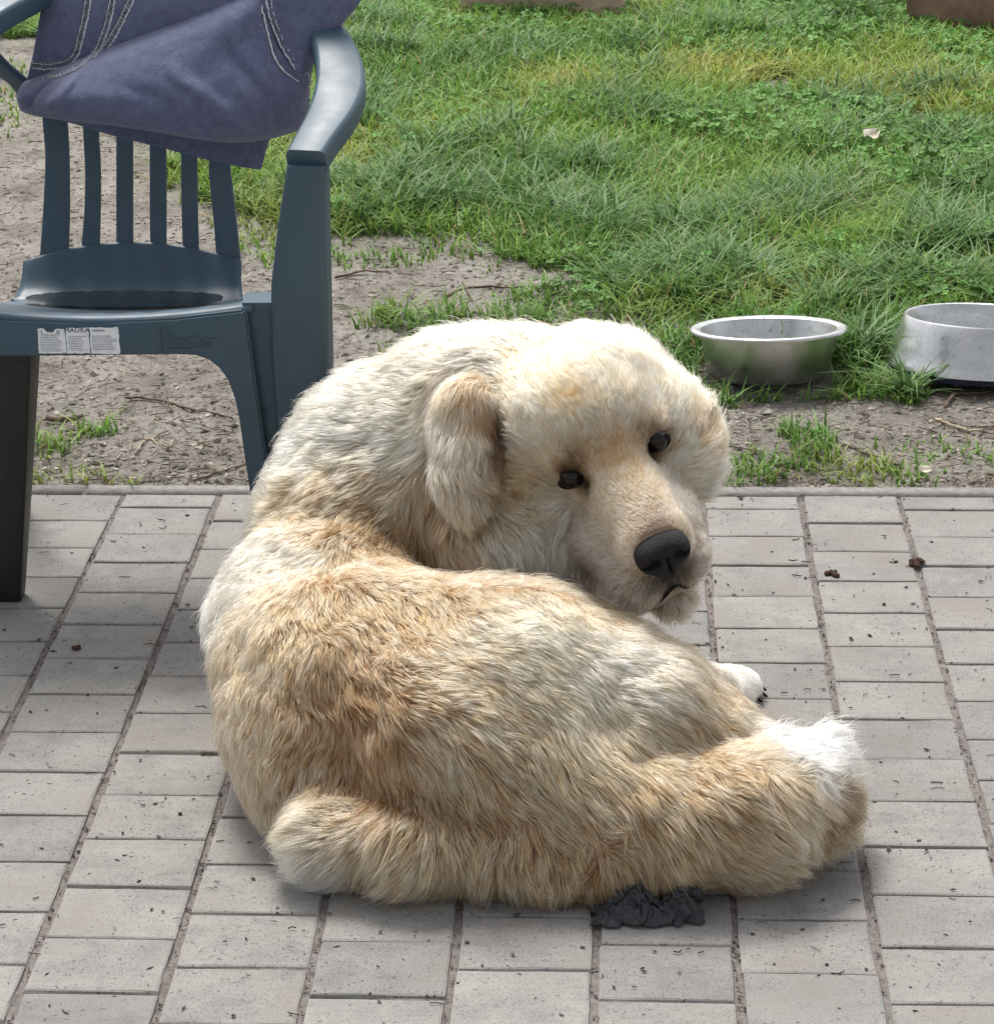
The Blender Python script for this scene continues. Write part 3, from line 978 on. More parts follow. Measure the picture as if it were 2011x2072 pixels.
# front skirt running into the arched right leg face
ol = [(-1.045, 0.520), (-0.92, 0.508), (XC, 0.5025), (-0.66, 0.509), (-0.552, 0.522), (-0.5465, 0.515), (-0.538, 0.40), (-0.528, 0.28), (-0.512, 0.10), (-0.503, 0.0),
      (-0.542, 0.0), (-0.548, 0.10), (-0.554, 0.182), (-0.562, 0.27), (-0.568, 0.345), (-0.573, 0.378), (-0.582, 0.408), (-0.594, 0.427), (-0.610, 0.441), (-0.630, 0.4485), (-0.66, 0.4500), (-0.77, 0.4485), (-0.92, 0.4470), (-1.045, 0.4465)]
bm = bmesh.new()
vs_ = [bm.verts.new((x, 0.7795, z)) for x, z in ol]
f = bm.faces.new(vs_)
r = bmesh.ops.extrude_face_region(bm, geom=[f])
for v in [e for e in r['geom'] if isinstance(e, bmesh.types.BMVert)]:
    v.co.y += 0.030
bmesh.ops.recalc_face_normals(bm, faces=bm.faces)
bmesh.ops.bevel(bm, geom=[e for e in bm.edges if e.calc_length() > 0 and len(e.link_faces) == 2 and e.calc_face_angle(0) > 0.9], offset=0.0035, segments=2, affect='EDGES')
skirt = bm_obj('front_skirt', bm, M['plastic'])
smooth_angle(skirt, 40)
cpart(skirt)

# side web between skirt and arm post (the dark groove)
web = vert_post('leg_web', [(0.0, -0.512, -0.478, 0.800, 0.83), (0.30, -0.535, -0.470, 0.797, 0.83), (0.50, -0.552, -0.470, 0.795, 0.83), (0.530, -0.556, -0.470, 0.793, 0.85)], M['plastic'], None, 0.004)
cpart(web)
post = vert_post('arm_post', [(0.0, -0.500, -0.432, 0.782, 0.850), (0.25, -0.508, -0.427, 0.780, 0.856), (0.45, -0.513, -0.4235, 0.779, 0.862), (0.56, -0.508, -0.4215, 0.779, 0.862), (0.66, -0.492, -0.419, 0.779, 0.858), (0.748, -0.4745, -0.416, 0.779, 0.850)], M['plastic'], None, 0.010)
cpart(post)
lpost = vert_post('arm_post', [(0.45, -1.150, -1.058, 0.782, 0.862), (0.56, -1.149, -1.062, 0.782, 0.862), (0.748, -1.154, -1.096, 0.782, 0.85)], M['plastic'], None, 0.010)
cpart(lpost)
lleg = vert_post('leg', [(0.0, -1.046, -0.957, 0.838, 0.875), (0.012, -1.048, -0.955, 0.836, 0.877), (0.22, -1.050, -0.926, 0.826, 0.885), (0.44, -1.055, -0.897, 0.815, 0.895), (0.465, -1.055, -0.895, 0.815, 0.895)], M['plastic_dark'], None, 0.004)  # this leg alone takes the near-black plastic
lleg['label'] = 'near-black front leg of the chair'
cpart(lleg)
for s in (-1, 1):
    o = vert_post('leg', [(0.0, XC + s * 0.275 - 0.022, XC + s * 0.275 + 0.022, 1.225, 1.265), (0.25, XC + s * 0.245 - 0.024, XC + s * 0.245 + 0.024, 1.17, 1.215), (0.425, XC + s * 0.200 - 0.022, XC + s * 0.200 + 0.022, 1.10, 1.140)], M['plastic'], None, 0.008)
    cpart(o)


def arm_rest(P):
    Wd = [0.062, 0.066, 0.076, 0.080, 0.076, 0.066, 0.056, 0.05] if P[0][0] > -0.8 else [0.07, 0.08, 0.10, 0.11, 0.11, 0.10, 0.08, 0.06]
    C = catmull(P, 5)
    wv = np.interp(np.linspace(0, 1, len(C)), np.linspace(0, 1, len(Wd)), Wd)
    tan = np.gradient(C, axis=0)
    rings = []
    for c, t, w in zip(C, tan, wv):
        t = t / np.linalg.norm(t)
        s1 = np.cross(t, (0, 0, 1))
        s1 /= np.linalg.norm(s1)
        s2 = np.cross(s1, t)
        rings.append([tuple(c + s1 * a + s2 * (b + 0.010 * (1 - (2 * a / w) ** 2) * 0.4)) for a, b in rrect(w, 0.036, 0.008)])
    V, F = loft(rings)
    V = np.array(V)
    o = mesh_obj('armrest', V, F, M['plastic'], None, True)
    fix_normals(o)
    smooth_angle(o, 35)
    return cpart(o)


arm_rest([(-0.4455, 0.792, 0.752), (-0.436, 0.84, 0.765), (-0.419, 0.92, 0.787), (-0.413, 0.99, 0.808), (-0.420, 1.06, 0.830), (-0.440, 1.14, 0.852), (-0.468, 1.22, 0.868), (-0.505, 1.285, 0.875)])
arm_rest([(-1.125, 0.792, 0.768), (-1.118, 0.86, 0.800), (-1.088, 0.94, 0.845), (-1.045, 1.01, 0.885), (-1.000, 1.08, 0.912), (-0.965, 1.15, 0.925), (-0.945, 1.22, 0.925), (-0.935, 1.285, 0.920)])
# left arm's rear brace
V, F = loft([[(-1.035 + a * 1, 1.06 + b, 0.895) for a, b in rrect(0.10, 0.03, 0.01)], [(-1.020 + a, 1.10 + b, 0.865) for a, b in rrect(0.07, 0.03, 0.01)], [(-0.995 + a, 1.15 + b, 0.825) for a, b in rrect(0.045, 0.03, 0.01)], [(-0.970 + a, 1.20 + b, 0.785) for a, b in rrect(0.038, 0.025, 0.01)], [(-0.950 + a, 1.235 + b, 0.735) for a, b in rrect(0.034, 0.02, 0.008)]])
o = mesh_obj('arm_brace', V, F, M['plastic'], None, True)
fix_normals(o); cpart(o)

for si, s in enumerate(SLATS):
    A = catmull([a for a, b in s], 4)
    B = catmull([b for a, b in s], 4)
    rings = []
    for a, b in zip(A, B):
        c = (a + b) / 2
        w = np.linalg.norm(b - a)
        rings.append([(c[0] + u, c[1] + v + 0.004, c[2]) for u, v in rrect(w, 0.013, 0.004, 2)])
    rings.insert(0, [(x_, y_ - 0.004, z_ - 0.03) for x_, y_, z_ in rings[0]])
    V, F = loft(rings)
    o = mesh_obj('back_stile' if si in (0, 5) else 'slat', V, F, M['plastic'], None, True)
    fix_normals(o); smooth_angle(o, 40); cpart(o)
top = SLATS[0][-1][0]
rings = []
for u in np.linspace(-0.21, 0.21, 9):
    rings.append([(XC + u, top[1] + a, top[2] - 0.6 * u * u - 0.0 + b) for a, b in rrect(0.03, 0.07, 0.012)])
V, F = loft(rings)
o = mesh_obj('top_rail', V, F, M['plastic'], None, True)
fix_normals(o); cpart(o)


def text_mesh(name, body, size, loc, mat, extrude=0.0008, shear=0.0, sx=1.0, bevel=0.0, space=1.0):
    cu = bpy.data.curves.new(name, 'FONT')
    cu.body = body
    cu.size = size
    cu.extrude = extrude
    cu.bevel_depth = bevel
    cu.shear = shear
    cu.space_character = space
    cu.align_x = 'CENTER'
    cu.resolution_u = 3
    ob = bpy.data.objects.new(name, cu)
    COL.objects.link(ob)
    bpy.context.view_layer.update()
    me = bpy.data.meshes.new_from_object(ob)
    bpy.data.objects.remove(ob, do_unlink=True)
    rot = Matrix.Rotation(math.radians(90), 4, 'X')
    me.transform(Matrix.Translation(loc) @ rot @ Matrix.Diagonal((sx, 1, 1, 1)))
    me.materials.clear()
    me.materials.append(mat)
    return link(bpy.data.objects.new(name, me))


t = text_mesh('embossed_name', 'Panther', 0.0285, (-0.641, 0.7790, 0.464), M['plastic'], 0.0008, 0.45, 0.95, 0.0005, 0.92)
cpart(t)
bmu = bmesh.new()
for (x0, z0, x1, z1) in ((-0.676, 0.4585, -0.628, 0.4605), (-0.634, 0.4605, -0.606, 0.4625), (-0.6835, 0.452, -0.682, 0.494), (-0.6825, 0.492, -0.668, 0.4935)):
    r = bmesh.ops.create_cube(bmu, size=1.0)
    bmesh.ops.scale(bmu, vec=(x1 - x0, 0.0022, z1 - z0), verts=r['verts'])
    bmesh.ops.translate(bmu, vec=((x0 + x1) / 2, 0.7788, (z0 + z1) / 2), verts=r['verts'])
o = bm_obj('embossed_flourish', bmu, M['plastic'])
cpart(o)

# cracked paper sticker on the skirt
def ragged(x0, x1, z0, z1, seed, jag):
    r = random.Random(seed)
    pts = []
    for a, b in (((x0, z0), (x1, z0)), ((x1, z0), (x1, z1)), ((x1, z1), (x0, z1)), ((x0, z1), (x0, z0))):
        n_ = 9
        for k in range(n_):
            f_ = k / n_
            pts.append((a[0] + (b[0] - a[0]) * f_ + r.uniform(-jag, jag), a[1] + (b[1] - a[1]) * f_ + r.uniform(-jag, jag)))
    return pts


st = None
pieces = [(-0.8745, -0.8315, 0.4525, 0.4925), (-0.8300, -0.7945, 0.4525, 0.4940), (-0.7925, -0.7475, 0.4515, 0.4945)]
for pi_, (x0, x1, z0, z1) in enumerate(pieces):
    pts = ragged(x0, x1, z0, z1, pi_ + 3, 0.0008)
    if pi_ == 0:      # torn notch in its top edge
        pts = [(x_, z_ - (0.006 if -0.863 < x_ < -0.848 and z_ > 0.485 else 0)) for x_, z_ in pts]
    bm = bmesh.new()
    fv = [bm.verts.new((x_, 0.7788, z_)) for x_, z_ in pts]
    fc = bm.faces.new(fv)
    rr_ = bmesh.ops.extrude_face_region(bm, geom=[fc])
    for v in [e for e in rr_['geom'] if isinstance(e, bmesh.types.BMVert)]:
        v.co.y += 0.0012
    bmesh.ops.recalc_face_normals(bm, faces=bm.faces)
    o = bm_obj('sticker', bm, M['paper'])
    cpart(o)
    bm = bmesh.new()
    r = random.Random(pi_)

    def stroke(xa, xb, za, zb):
        q_ = [bm.verts.new((xx_, 0.7782, zz_)) for xx_, zz_ in ((xa, za), (xb, za), (xb, zb), (xa, zb))]
        bm.faces.new(q_)
    for li in range(9):
        zl = z1 - 0.014 - li * 0.0028
        stroke(x0 + 0.003, x1 - 0.003 - r.random() * 0.01, zl, zl + 0.0008)
    if pi_ == 0:
        xb = x0 + 0.006
        while xb < x0 + 0.034:
            wv_ = r.choice((0.0006, 0.001, 0.0014))
            if not (-0.866 < xb < -0.846): stroke(xb, xb + wv_, z1 - 0.010, z1 - 0.002)
            else: stroke(xb, xb + wv_, z1 - 0.012, z1 - 0.0085)
            xb += wv_ + 0.0014
    if pi_ == 2:
        stroke(x0 + 0.004, x0 + 0.024, z1 - 0.006, z1 - 0.0035)
    pr = bm_obj('printed_lines', bm, M['ink_pale'])
    pr.parent = o
    if pi_ == 1:
        tx = text_mesh('printed_word', 'MAURA', 0.0108, (-0.8125, 0.7779, 0.4868), M['ink'], 0.0, 0, 1.05, 0.0, 1.05)
        tx.parent = o

# rainwater lying in the dished seat
nuu = 48
lo, hi = [], []
for i in range(nuu):
    u = -1 + 2 * i / (nuu - 1)
    e = max(0.0, 1 - u * u) ** 0.5
    x = XC - 0.010 + u * 0.165
    lo.append((x, 1.055 - 0.035 * e + 0.003 * math.sin(i * 2.1), 0.4520))
    hi.append((x, 1.075 + (0.036 + 0.003 * math.sin(i * 1.7) + 0.002 * math.sin(i * 3.9)) * e, 0.4520))
V = lo + hi
F = [(i, i + 1, nuu + i + 1, nuu + i) for i in range(nuu - 1)]
k_ = NT('rain_water')
M['rain'] = k_.set(Base_Color=lin((40, 52, 60)), Roughness=0.08, Specular_IOR_Level=0.3)
pu = mesh_obj('puddle', V, F, M['rain'], None, True)
tag(pu, 'dark rainwater puddle lying in the dished seat of the plastic chair', 'puddle')

# ------------------------------------------------------------------ fleece blanket over the chair back
def resample(P, n):
    C = catmull(P, 8)
    s = np.concatenate([[0], np.cumsum(np.linalg.norm(np.diff(C, axis=0), axis=1))])
    t = np.linspace(0, s[-1], n)
    return np.stack([np.interp(t, s, C[:, k]) for k in range(3)], 1)


def coons(b, t, l, r, nu, nv):
    B, T_, L_, R_ = resample(b, nu), resample(t, nu), resample(l, nv), resample(r, nv)
    u = np.linspace(0, 1, nu)[None, :, None]
    v = np.linspace(0, 1, nv)[:, None, None]
    P = (1 - v) * B[None] + v * T_[None] + (1 - u) * L_[:, None] + u * R_[:, None] - ((1 - u) * (1 - v) * B[0] + u * (1 - v) * B[-1] + (1 - u) * v * T_[0] + u * v * T_[-1])
    return P


bv, bf = [], []
for key, (b, t, l, r) in BLANKET.items():
    nu_, nv_ = (70, 44)
    P = coons(b, t, l, r, nu_, nv_)
    q = P.reshape(-1, 3)
    u = np.tile(np.linspace(0, 1, nu_), nv_)
    v = np.repeat(np.linspace(0, 1, nv_), nu_)
    belly = {'front': 0.050, 'upper': 0.012, 'right': 0.018, 'under': 0.010}[key]
    q = q.copy()
    q[:, 1] -= belly * np.sin(np.pi * np.clip(u, 0, 1)) ** 0.7 * np.sin(np.pi * np.clip(v * 0.85 + 0.10, 0, 1)) ** 0.8
    q[:, 1] += 0.016 * (fbm(q[:, [0, 2]], 9, 2, 3) - 0.5) + 0.005 * (fbm(q[:, [0, 2]], 28, 2, 8) - 0.5)
    if key == 'front':      # lower hem rolls under, soft diagonal pull folds
        hem = np.clip(1 - v / 0.10, 0, 1)
        q[:, 1] += 0.030 * hem ** 2
        for (uc, slope, wd, am, v0, v1) in ((0.80, -0.25, 0.030, -0.012, 0.0, 0.75), (0.70, -0.45, 0.07, 0.007, 0.0, 0.7), (0.90, -0.10, 0.025, 0.010, 0.0, 0.8), (0.30, 0.9, 0.08, -0.004, 0.1, 0.8), (0.52, 0.5, 0.10, 0.005, 0.2, 0.9), (0.05, 0.12, 0.02, 0.014, 0.1, 0.9), (0.10, 0.2, 0.02, -0.012, 0.2, 0.9)):
            q[:, 1] += am * np.exp(-((u - uc - slope * v) / wd) ** 2) * np.clip((v - v0) / 0.15, 0, 1) * np.clip((v1 - v) / 0.2, 0, 1)
        q[:, 1] += 0.035 * np.clip((v - 0.86) / 0.14, 0, 1) ** 2
    base = sum(len(x_) for x_ in bv)
    bv.append(q)
    idx = np.arange(nu_ * nv_).reshape(nv_, nu_) + base
    bf.append(np.stack([idx[:-1, :-1], idx[:-1, 1:], idx[1:, 1:], idx[1:, :-1]], -1).reshape(-1, 4))
blanket = empty('blanket', (XC, 1.16, 0.66))
tag(blanket, 'slate blue fleece blanket with overlocked edges hung over the chair back', 'blanket')
cl = tri_mesh('cloth', np.concatenate(bv) - np.array(blanket.location), np.concatenate(bf), M['fleece'], blanket, True)
md = cl.modifiers.new('thick', 'SOLIDIFY')
md.thickness = 0.006
md.offset = 1
md = cl.modifiers.new('soft', 'SUBSURF')
md.levels = 0
md.render_levels = 1
allv = np.concatenate(bv)
kd_b = kdtree.KDTree(len(allv))
for i, p_ in enumerate(allv): kd_b.insert((p_[0], 0, p_[2]), i)
kd_b.balance()
for s in SEAMS:
    C = resample(s, 110)
    # lay the seam on the nearest cloth
    for i in range(len(C)):
        hits = kd_b.find_n((C[i][0], 0, C[i][2]), 6)
        C[i][1] = min(allv[h_[1]][1] for h_ in hits) - 0.0055
    C[:, 1] = np.convolve(np.pad(C[:, 1], 4, mode='edge'), np.ones(9) / 9, 'valid')
    V, F = [], []
    zig = []
    nrm_ = np.gradient(C, axis=0)
    perp = np.stack([-nrm_[:, 2], np.zeros(len(C)), nrm_[:, 0]], 1)
    perp /= np.linalg.norm(perp, axis=1)[:, None] + 1e-9
    edge = C + perp * 0.0035 + rng.normal(0, 0.0005, C.shape)
    edge2 = C - perp * 0.0045 + rng.normal(0, 0.0004, C.shape)
    o = tube('seam_thread', edge - np.array(blanket.location), 0.0015, M['thread'], blanket, 5, None, 0.3, False)
    o = tube('seam_thread', edge2 - np.array(blanket.location), 0.0009, M['thread'], blanket, 5, None, 0.3, False)
    zz_ = np.empty((2 * len(C), 3))
    zz_[0::2] = C + perp * 0.0035
    zz_[1::2] = C - perp * (0.0075 + 0.002 * rng.random((len(C), 1)))
    o = tube('overlock_stitching', zz_ - np.array(blanket.location), 0.00075, M['thread'], blanket, 4, None, 0.2, False)

# ------------------------------------------------------------------ feeding bowls
def lathe(name, prof, mat, parent, sx=1.0, n=72, zs=1.1):
    V, F = [], []
    for k in range(n):
        a = 2 * math.pi * k / n
        for r, z in prof:
            V.append((r * math.cos(a) * sx, r * math.sin(a), z))
    m = len(prof)
    for k in range(n):
        for j in range(m - 1):
            F.append((k * m + j, ((k + 1) % n) * m + j, ((k + 1) % n) * m + j + 1, k * m + j + 1))
    o = mesh_obj(name, V, F, mat, parent, True)
    o.scale = (1, 1, zs)
    bm = bmesh.new()
    bm.from_mesh(o.data)
    bmesh.ops.remove_doubles(bm, verts=bm.verts, dist=1e-5)
    bmesh.ops.recalc_face_normals(bm, faces=bm.faces)
    bm.to_mesh(o.data)
    bm.free()
    smooth_angle(o, 50)
    return o


bowl = empty('feeding_bowl', (0.3285, 1.992, -0.010))
bowl.rotation_euler = (math.radians(-9.0), math.radians(-1.0), 0)
tag(bowl, 'plain round steel bowl with straight sloping side and rolled rim on the soil', 'bowl', 'steel bowls behind the dog')
lathe('bowl_body', [(0.0, 0.004), (0.108, 0.004), (0.116, 0.008), (0.121, 0.016), (0.137, 0.088), (0.140, 0.094), (0.1425, 0.0945), (0.139, 0.088), (0.124, 0.018), (0.117, 0.010), (0.108, 0.0075), (0.0, 0.0075)][::-1], M['steel'], bowl)
lathe('rim', [(0.1385, 0.0940), (0.1450, 0.0965), (0.1540, 0.0975), (0.1590, 0.0955), (0.1600, 0.0925), (0.1585, 0.0900), (0.1520, 0.0915), (0.1440, 0.0915)], M['steel'], bowl)

bowl2 = empty('feeding_bowl', (0.760, 2.045, -0.006))
bowl2.rotation_euler = (math.radians(-8.0), math.radians(1.5), 0)
tag(bowl2, 'spotted steel bowl with flared conical skirt and dark rubber foot ring', 'bowl', 'steel bowls behind the dog')
lathe('flared_skirt', [(0.150, 0.099), (0.1545, 0.1005), (0.1580, 0.0975), (0.1640, 0.078), (0.1760, 0.045), (0.1860, 0.022), (0.1930, 0.014), (0.1940, 0.0105), (0.1900, 0.010)], M['steel_dull'], bowl2)
lathe('dish', [(0.1505, 0.0990), (0.1470, 0.094), (0.1420, 0.080), (0.1360, 0.050), (0.1260, 0.034), (0.110, 0.028), (0.0, 0.027)], M['steel_dull'], bowl2)
lathe('foot_ring', [(0.1915, 0.0105), (0.1940, 0.0085), (0.1930, 0.000), (0.1850, -0.002), (0.1850, 0.0105)], M['rubber'], bowl2)

# ------------------------------------------------------------------ planks at the back of the lawn
def plank(loc, size, rz, mat, label, seed):
    bm = bmesh.new()
    r = random.Random(seed)
    L, T_, H = size
    nseg = 14
    rings = []
    for k in range(nseg + 1):
        x = -L / 2 + L * k / nseg
        j = [r.uniform(-0.006, 0.006) for _ in range(4)]
        rings.append([(x, -T_ / 2 + j[0], 0 + j[1]), (x, T_ / 2, 0), (x, T_ / 2, H), (x, -T_ / 2 + j[2], H + j[3])])
    V, F = loft(rings)
    o = mesh_obj('wooden_plank', V, F, mat, None)
    fix_normals(o)
    bm.free()
    o.location = loc
    o.rotation_euler = (0, 0, rz)
    tag(o, label, 'plank', 'planks behind the lawn')
    return o


plank((-0.245, 5.70, -0.01), (0.56, 0.05, 0.22), -0.16, M['wood'], 'pale weathered plank set on edge behind the lawn', 1)
plank((1.34, 5.28, -0.01), (0.86, 0.06, 0.26), -0.55, M['wood_dark'], 'dark brown plank set on edge beside the clover clump', 2)

# ------------------------------------------------------------------ twigs and scraps
for pts, rad, lab in TWIGS:
    P = np.array(pts)
    P[:, 2] = soil_z(P[:, :2]) + rad * 0.9 + 0.002
    if 'standing' in lab or 'upright' in lab or 'arched' in lab:
        base = P[0].copy()
        k_ = np.arange(len(P)) / (len(P) - 1)
        P[:, 2] += np.sin(k_ * math.pi * (0.5 if 'arched' not in lab else 1)) * 0.07
        P[:, 1] = base[1] + 0.01 * k_
    C = catmull(P, 4)
    C += rng.normal(0, rad * 0.35, C.shape)
    C[:, 2] = np.maximum(C[:, 2], soil_z(C[:, :2]) + rad * 0.5)
    o = tube('twig', C, rad, M['straw_pale'] if 'pale' in lab or 'dry' in lab else M['twig'], None, 6, tuple(C[0]), 0.25)
    tag(o, lab, 'twig', 'twigs and stalks about the yard')


def lump(name, loc, r, mat, label, cat, seed, parts=7):
    """irregular clod: several jittered icospheres merged into one lump"""
    rr_ = random.Random(seed)
    bm = bmesh.new()
    for k in range(parts):
        q_ = bmesh.ops.create_icosphere(bm, subdivisions=2, radius=r * rr_.uniform(0.35, 0.7))
        dx_, dy_, dz_ = rr_.uniform(-1, 1) * r, rr_.uniform(-.8, .8) * r, rr_.uniform(0.15, .5) * r
        for v in q_['verts']:
            v.co *= rr_.uniform(0.78, 1.2)
            v.co.z *= 0.7
            v.co += Vector((dx_, dy_, dz_))
    o = bm_obj(name, bm, mat, None, False, loc)
    return tag(o, label, cat, 'soil clumps on the paving')


M['clod'] = mat_plain('dark_clod', lin((82, 66, 58)), 1.0, 0.1, 200, 0.5, 0.8)
lump('soil_clump', (0.5256, 1.0077, 0.0010), 0.011, M['clod'], 'crumbly dark soil clump on the paving joint right of the dog', 'soil clump', 1, 9)
lump('soil_clump', (0.3787, 0.9666, 0.0010), 0.009, M['clod'], 'flat trail of dark soil on a paving block near the dog muzzle', 'soil clump', 2, 8)
lump('soil_clump', (-0.8309, 0.6587, 0.0010), 0.008, M['clod'], 'dark soil crumb on the paving in front of the chair leg', 'soil clump', 3, 6)
C = np.array([(-0.5749, 0.3107, 0.0020),(-0.5597, 0.3110, 0.0020),(-0.5392, 0.3113, 0.0020)])
o = tube('wood_chip', catmull(C, 4) - C[0], 0.003, M['twig'], None, 6, None, 0.3)
o.location = C[0]
tag(o, 'flat bark chip stuck in a paving joint left of the dog', 'wood chip')


def leaf_scrap(loc, size, rz, label, mat):
    bm = bmesh.new()
    n_ = 7
    rows_ = []
    for i in range(n_):
        t_ = i / (n_ - 1)
        w_ = math.sin(math.pi * (0.08 + 0.86 * t_)) * 0.35
        rows_.append([bm.verts.new(((t_ - .5) * size, s_ * w_ * size, size * (0.25 * abs(s_) * 1.0 + 0.55 * (t_ - .3) ** 2))) for s_ in (-1, -.4, .4, 1)])
    for i in range(n_ - 1):
        for j in range(3):
            bm.faces.new((rows_[i][j], rows_[i + 1][j], rows_[i + 1][j + 1], rows_[i][j + 1]))
    o = bm_obj('dry_leaf', bm, mat, None, True, loc)
    o.rotation_euler = (0.5, 0.2, rz)
    md_ = o.modifiers.new('thick', 'SOLIDIFY')
    md_.thickness = 0.001
    return tag(o, label, 'leaf', 'dead leaves in the yard')


leaf_scrap((0.6828, 3.7745, 0.0500), 0.06, 1.0, 'pale curled dead leaf lying in the clover', M['bone'])
leaf_scrap((0.5777, 1.3943, 0.0200), 0.025, 0.3, 'small pale curled leaf on the soil before the bowls', M['bone'])

# black crumpled cloth beside the dog
nu_, nv_ = 120, 64
P = np.zeros((nv_, nu_, 3))
uu, vv = np.meshgrid(np.linspace(0, 1, nu_), np.linspace(0, 1, nv_))
q = np.stack([uu.ravel() * 2.2, vv.ravel()], 1)
rid = lambda s_, o_: 1 - np.abs(2 * fbm(q + 0.25 * np.stack([fbm(q, 2, 2, 5), fbm(q, 2, 2, 6)], 1), s_, 2, o_) - 1)
hgt = (rid(2.4, 2) ** 2.2).reshape(nv_, nu_)
hg2 = (rid(6.5, 7) ** 2).reshape(nv_, nu_)
hg3 = (rid(13, 17) ** 2).reshape(nv_, nu_)
ang = fbm(np.stack([uu.ravel(), vv.ravel()], 1), 7, 3, 4).reshape(nv_, nu_)
left = np.exp(-((uu - 0.36) / 0.24) ** 2 - ((vv - 0.75) / 0.5) ** 2)
right = np.exp(-((uu - 0.95) / 0.16) ** 2 - ((vv - 0.75) / 0.4) ** 2)
gap = np.exp(-((uu - 0.66) / 0.10) ** 2 - ((vv - 0.95) / 0.5) ** 2)
edge = np.minimum(1, np.minimum(np.minimum(uu, 1 - uu) * 7, np.minimum(vv, 1 - vv) * 5))
X = 0.064 + (uu - 0.5) * 0.136 + 0.030 * (ang - 0.5)
Yc = -0.150 + vv * 0.062 * (1 - 0.6 * gap) + 0.040 * (fbm(q, 3.5, 3, 12).reshape(nv_, nu_) - 0.5)
Z = 0.003 + edge * (0.024 * hgt * (0.35 + left) + 0.011 * hg2 + 0.0055 * hg3) + right * 0.040 * (0.25 + 0.75 * vv) * (0.5 + 0.7 * hgt) - 0.010 * gap * edge
Z = np.maximum(Z, 0.0025)
V = np.stack([X, Yc, Z], -1).reshape(-1, 3)
idx = np.arange(nu_ * nv_).reshape(nv_, nu_)
F = np.stack([idx[:-1, :-1], idx[:-1, 1:], idx[1:, 1:], idx[1:, :-1]], -1).reshape(-1, 4)
rag = tri_mesh('crumpled_rag', V, F, M['rag'], None, True)
md = rag.modifiers.new('thick', 'SOLIDIFY')
md.thickness = 0.0018
tag(rag, 'black crumpled rag lying on the paving against the dog', 'rag')

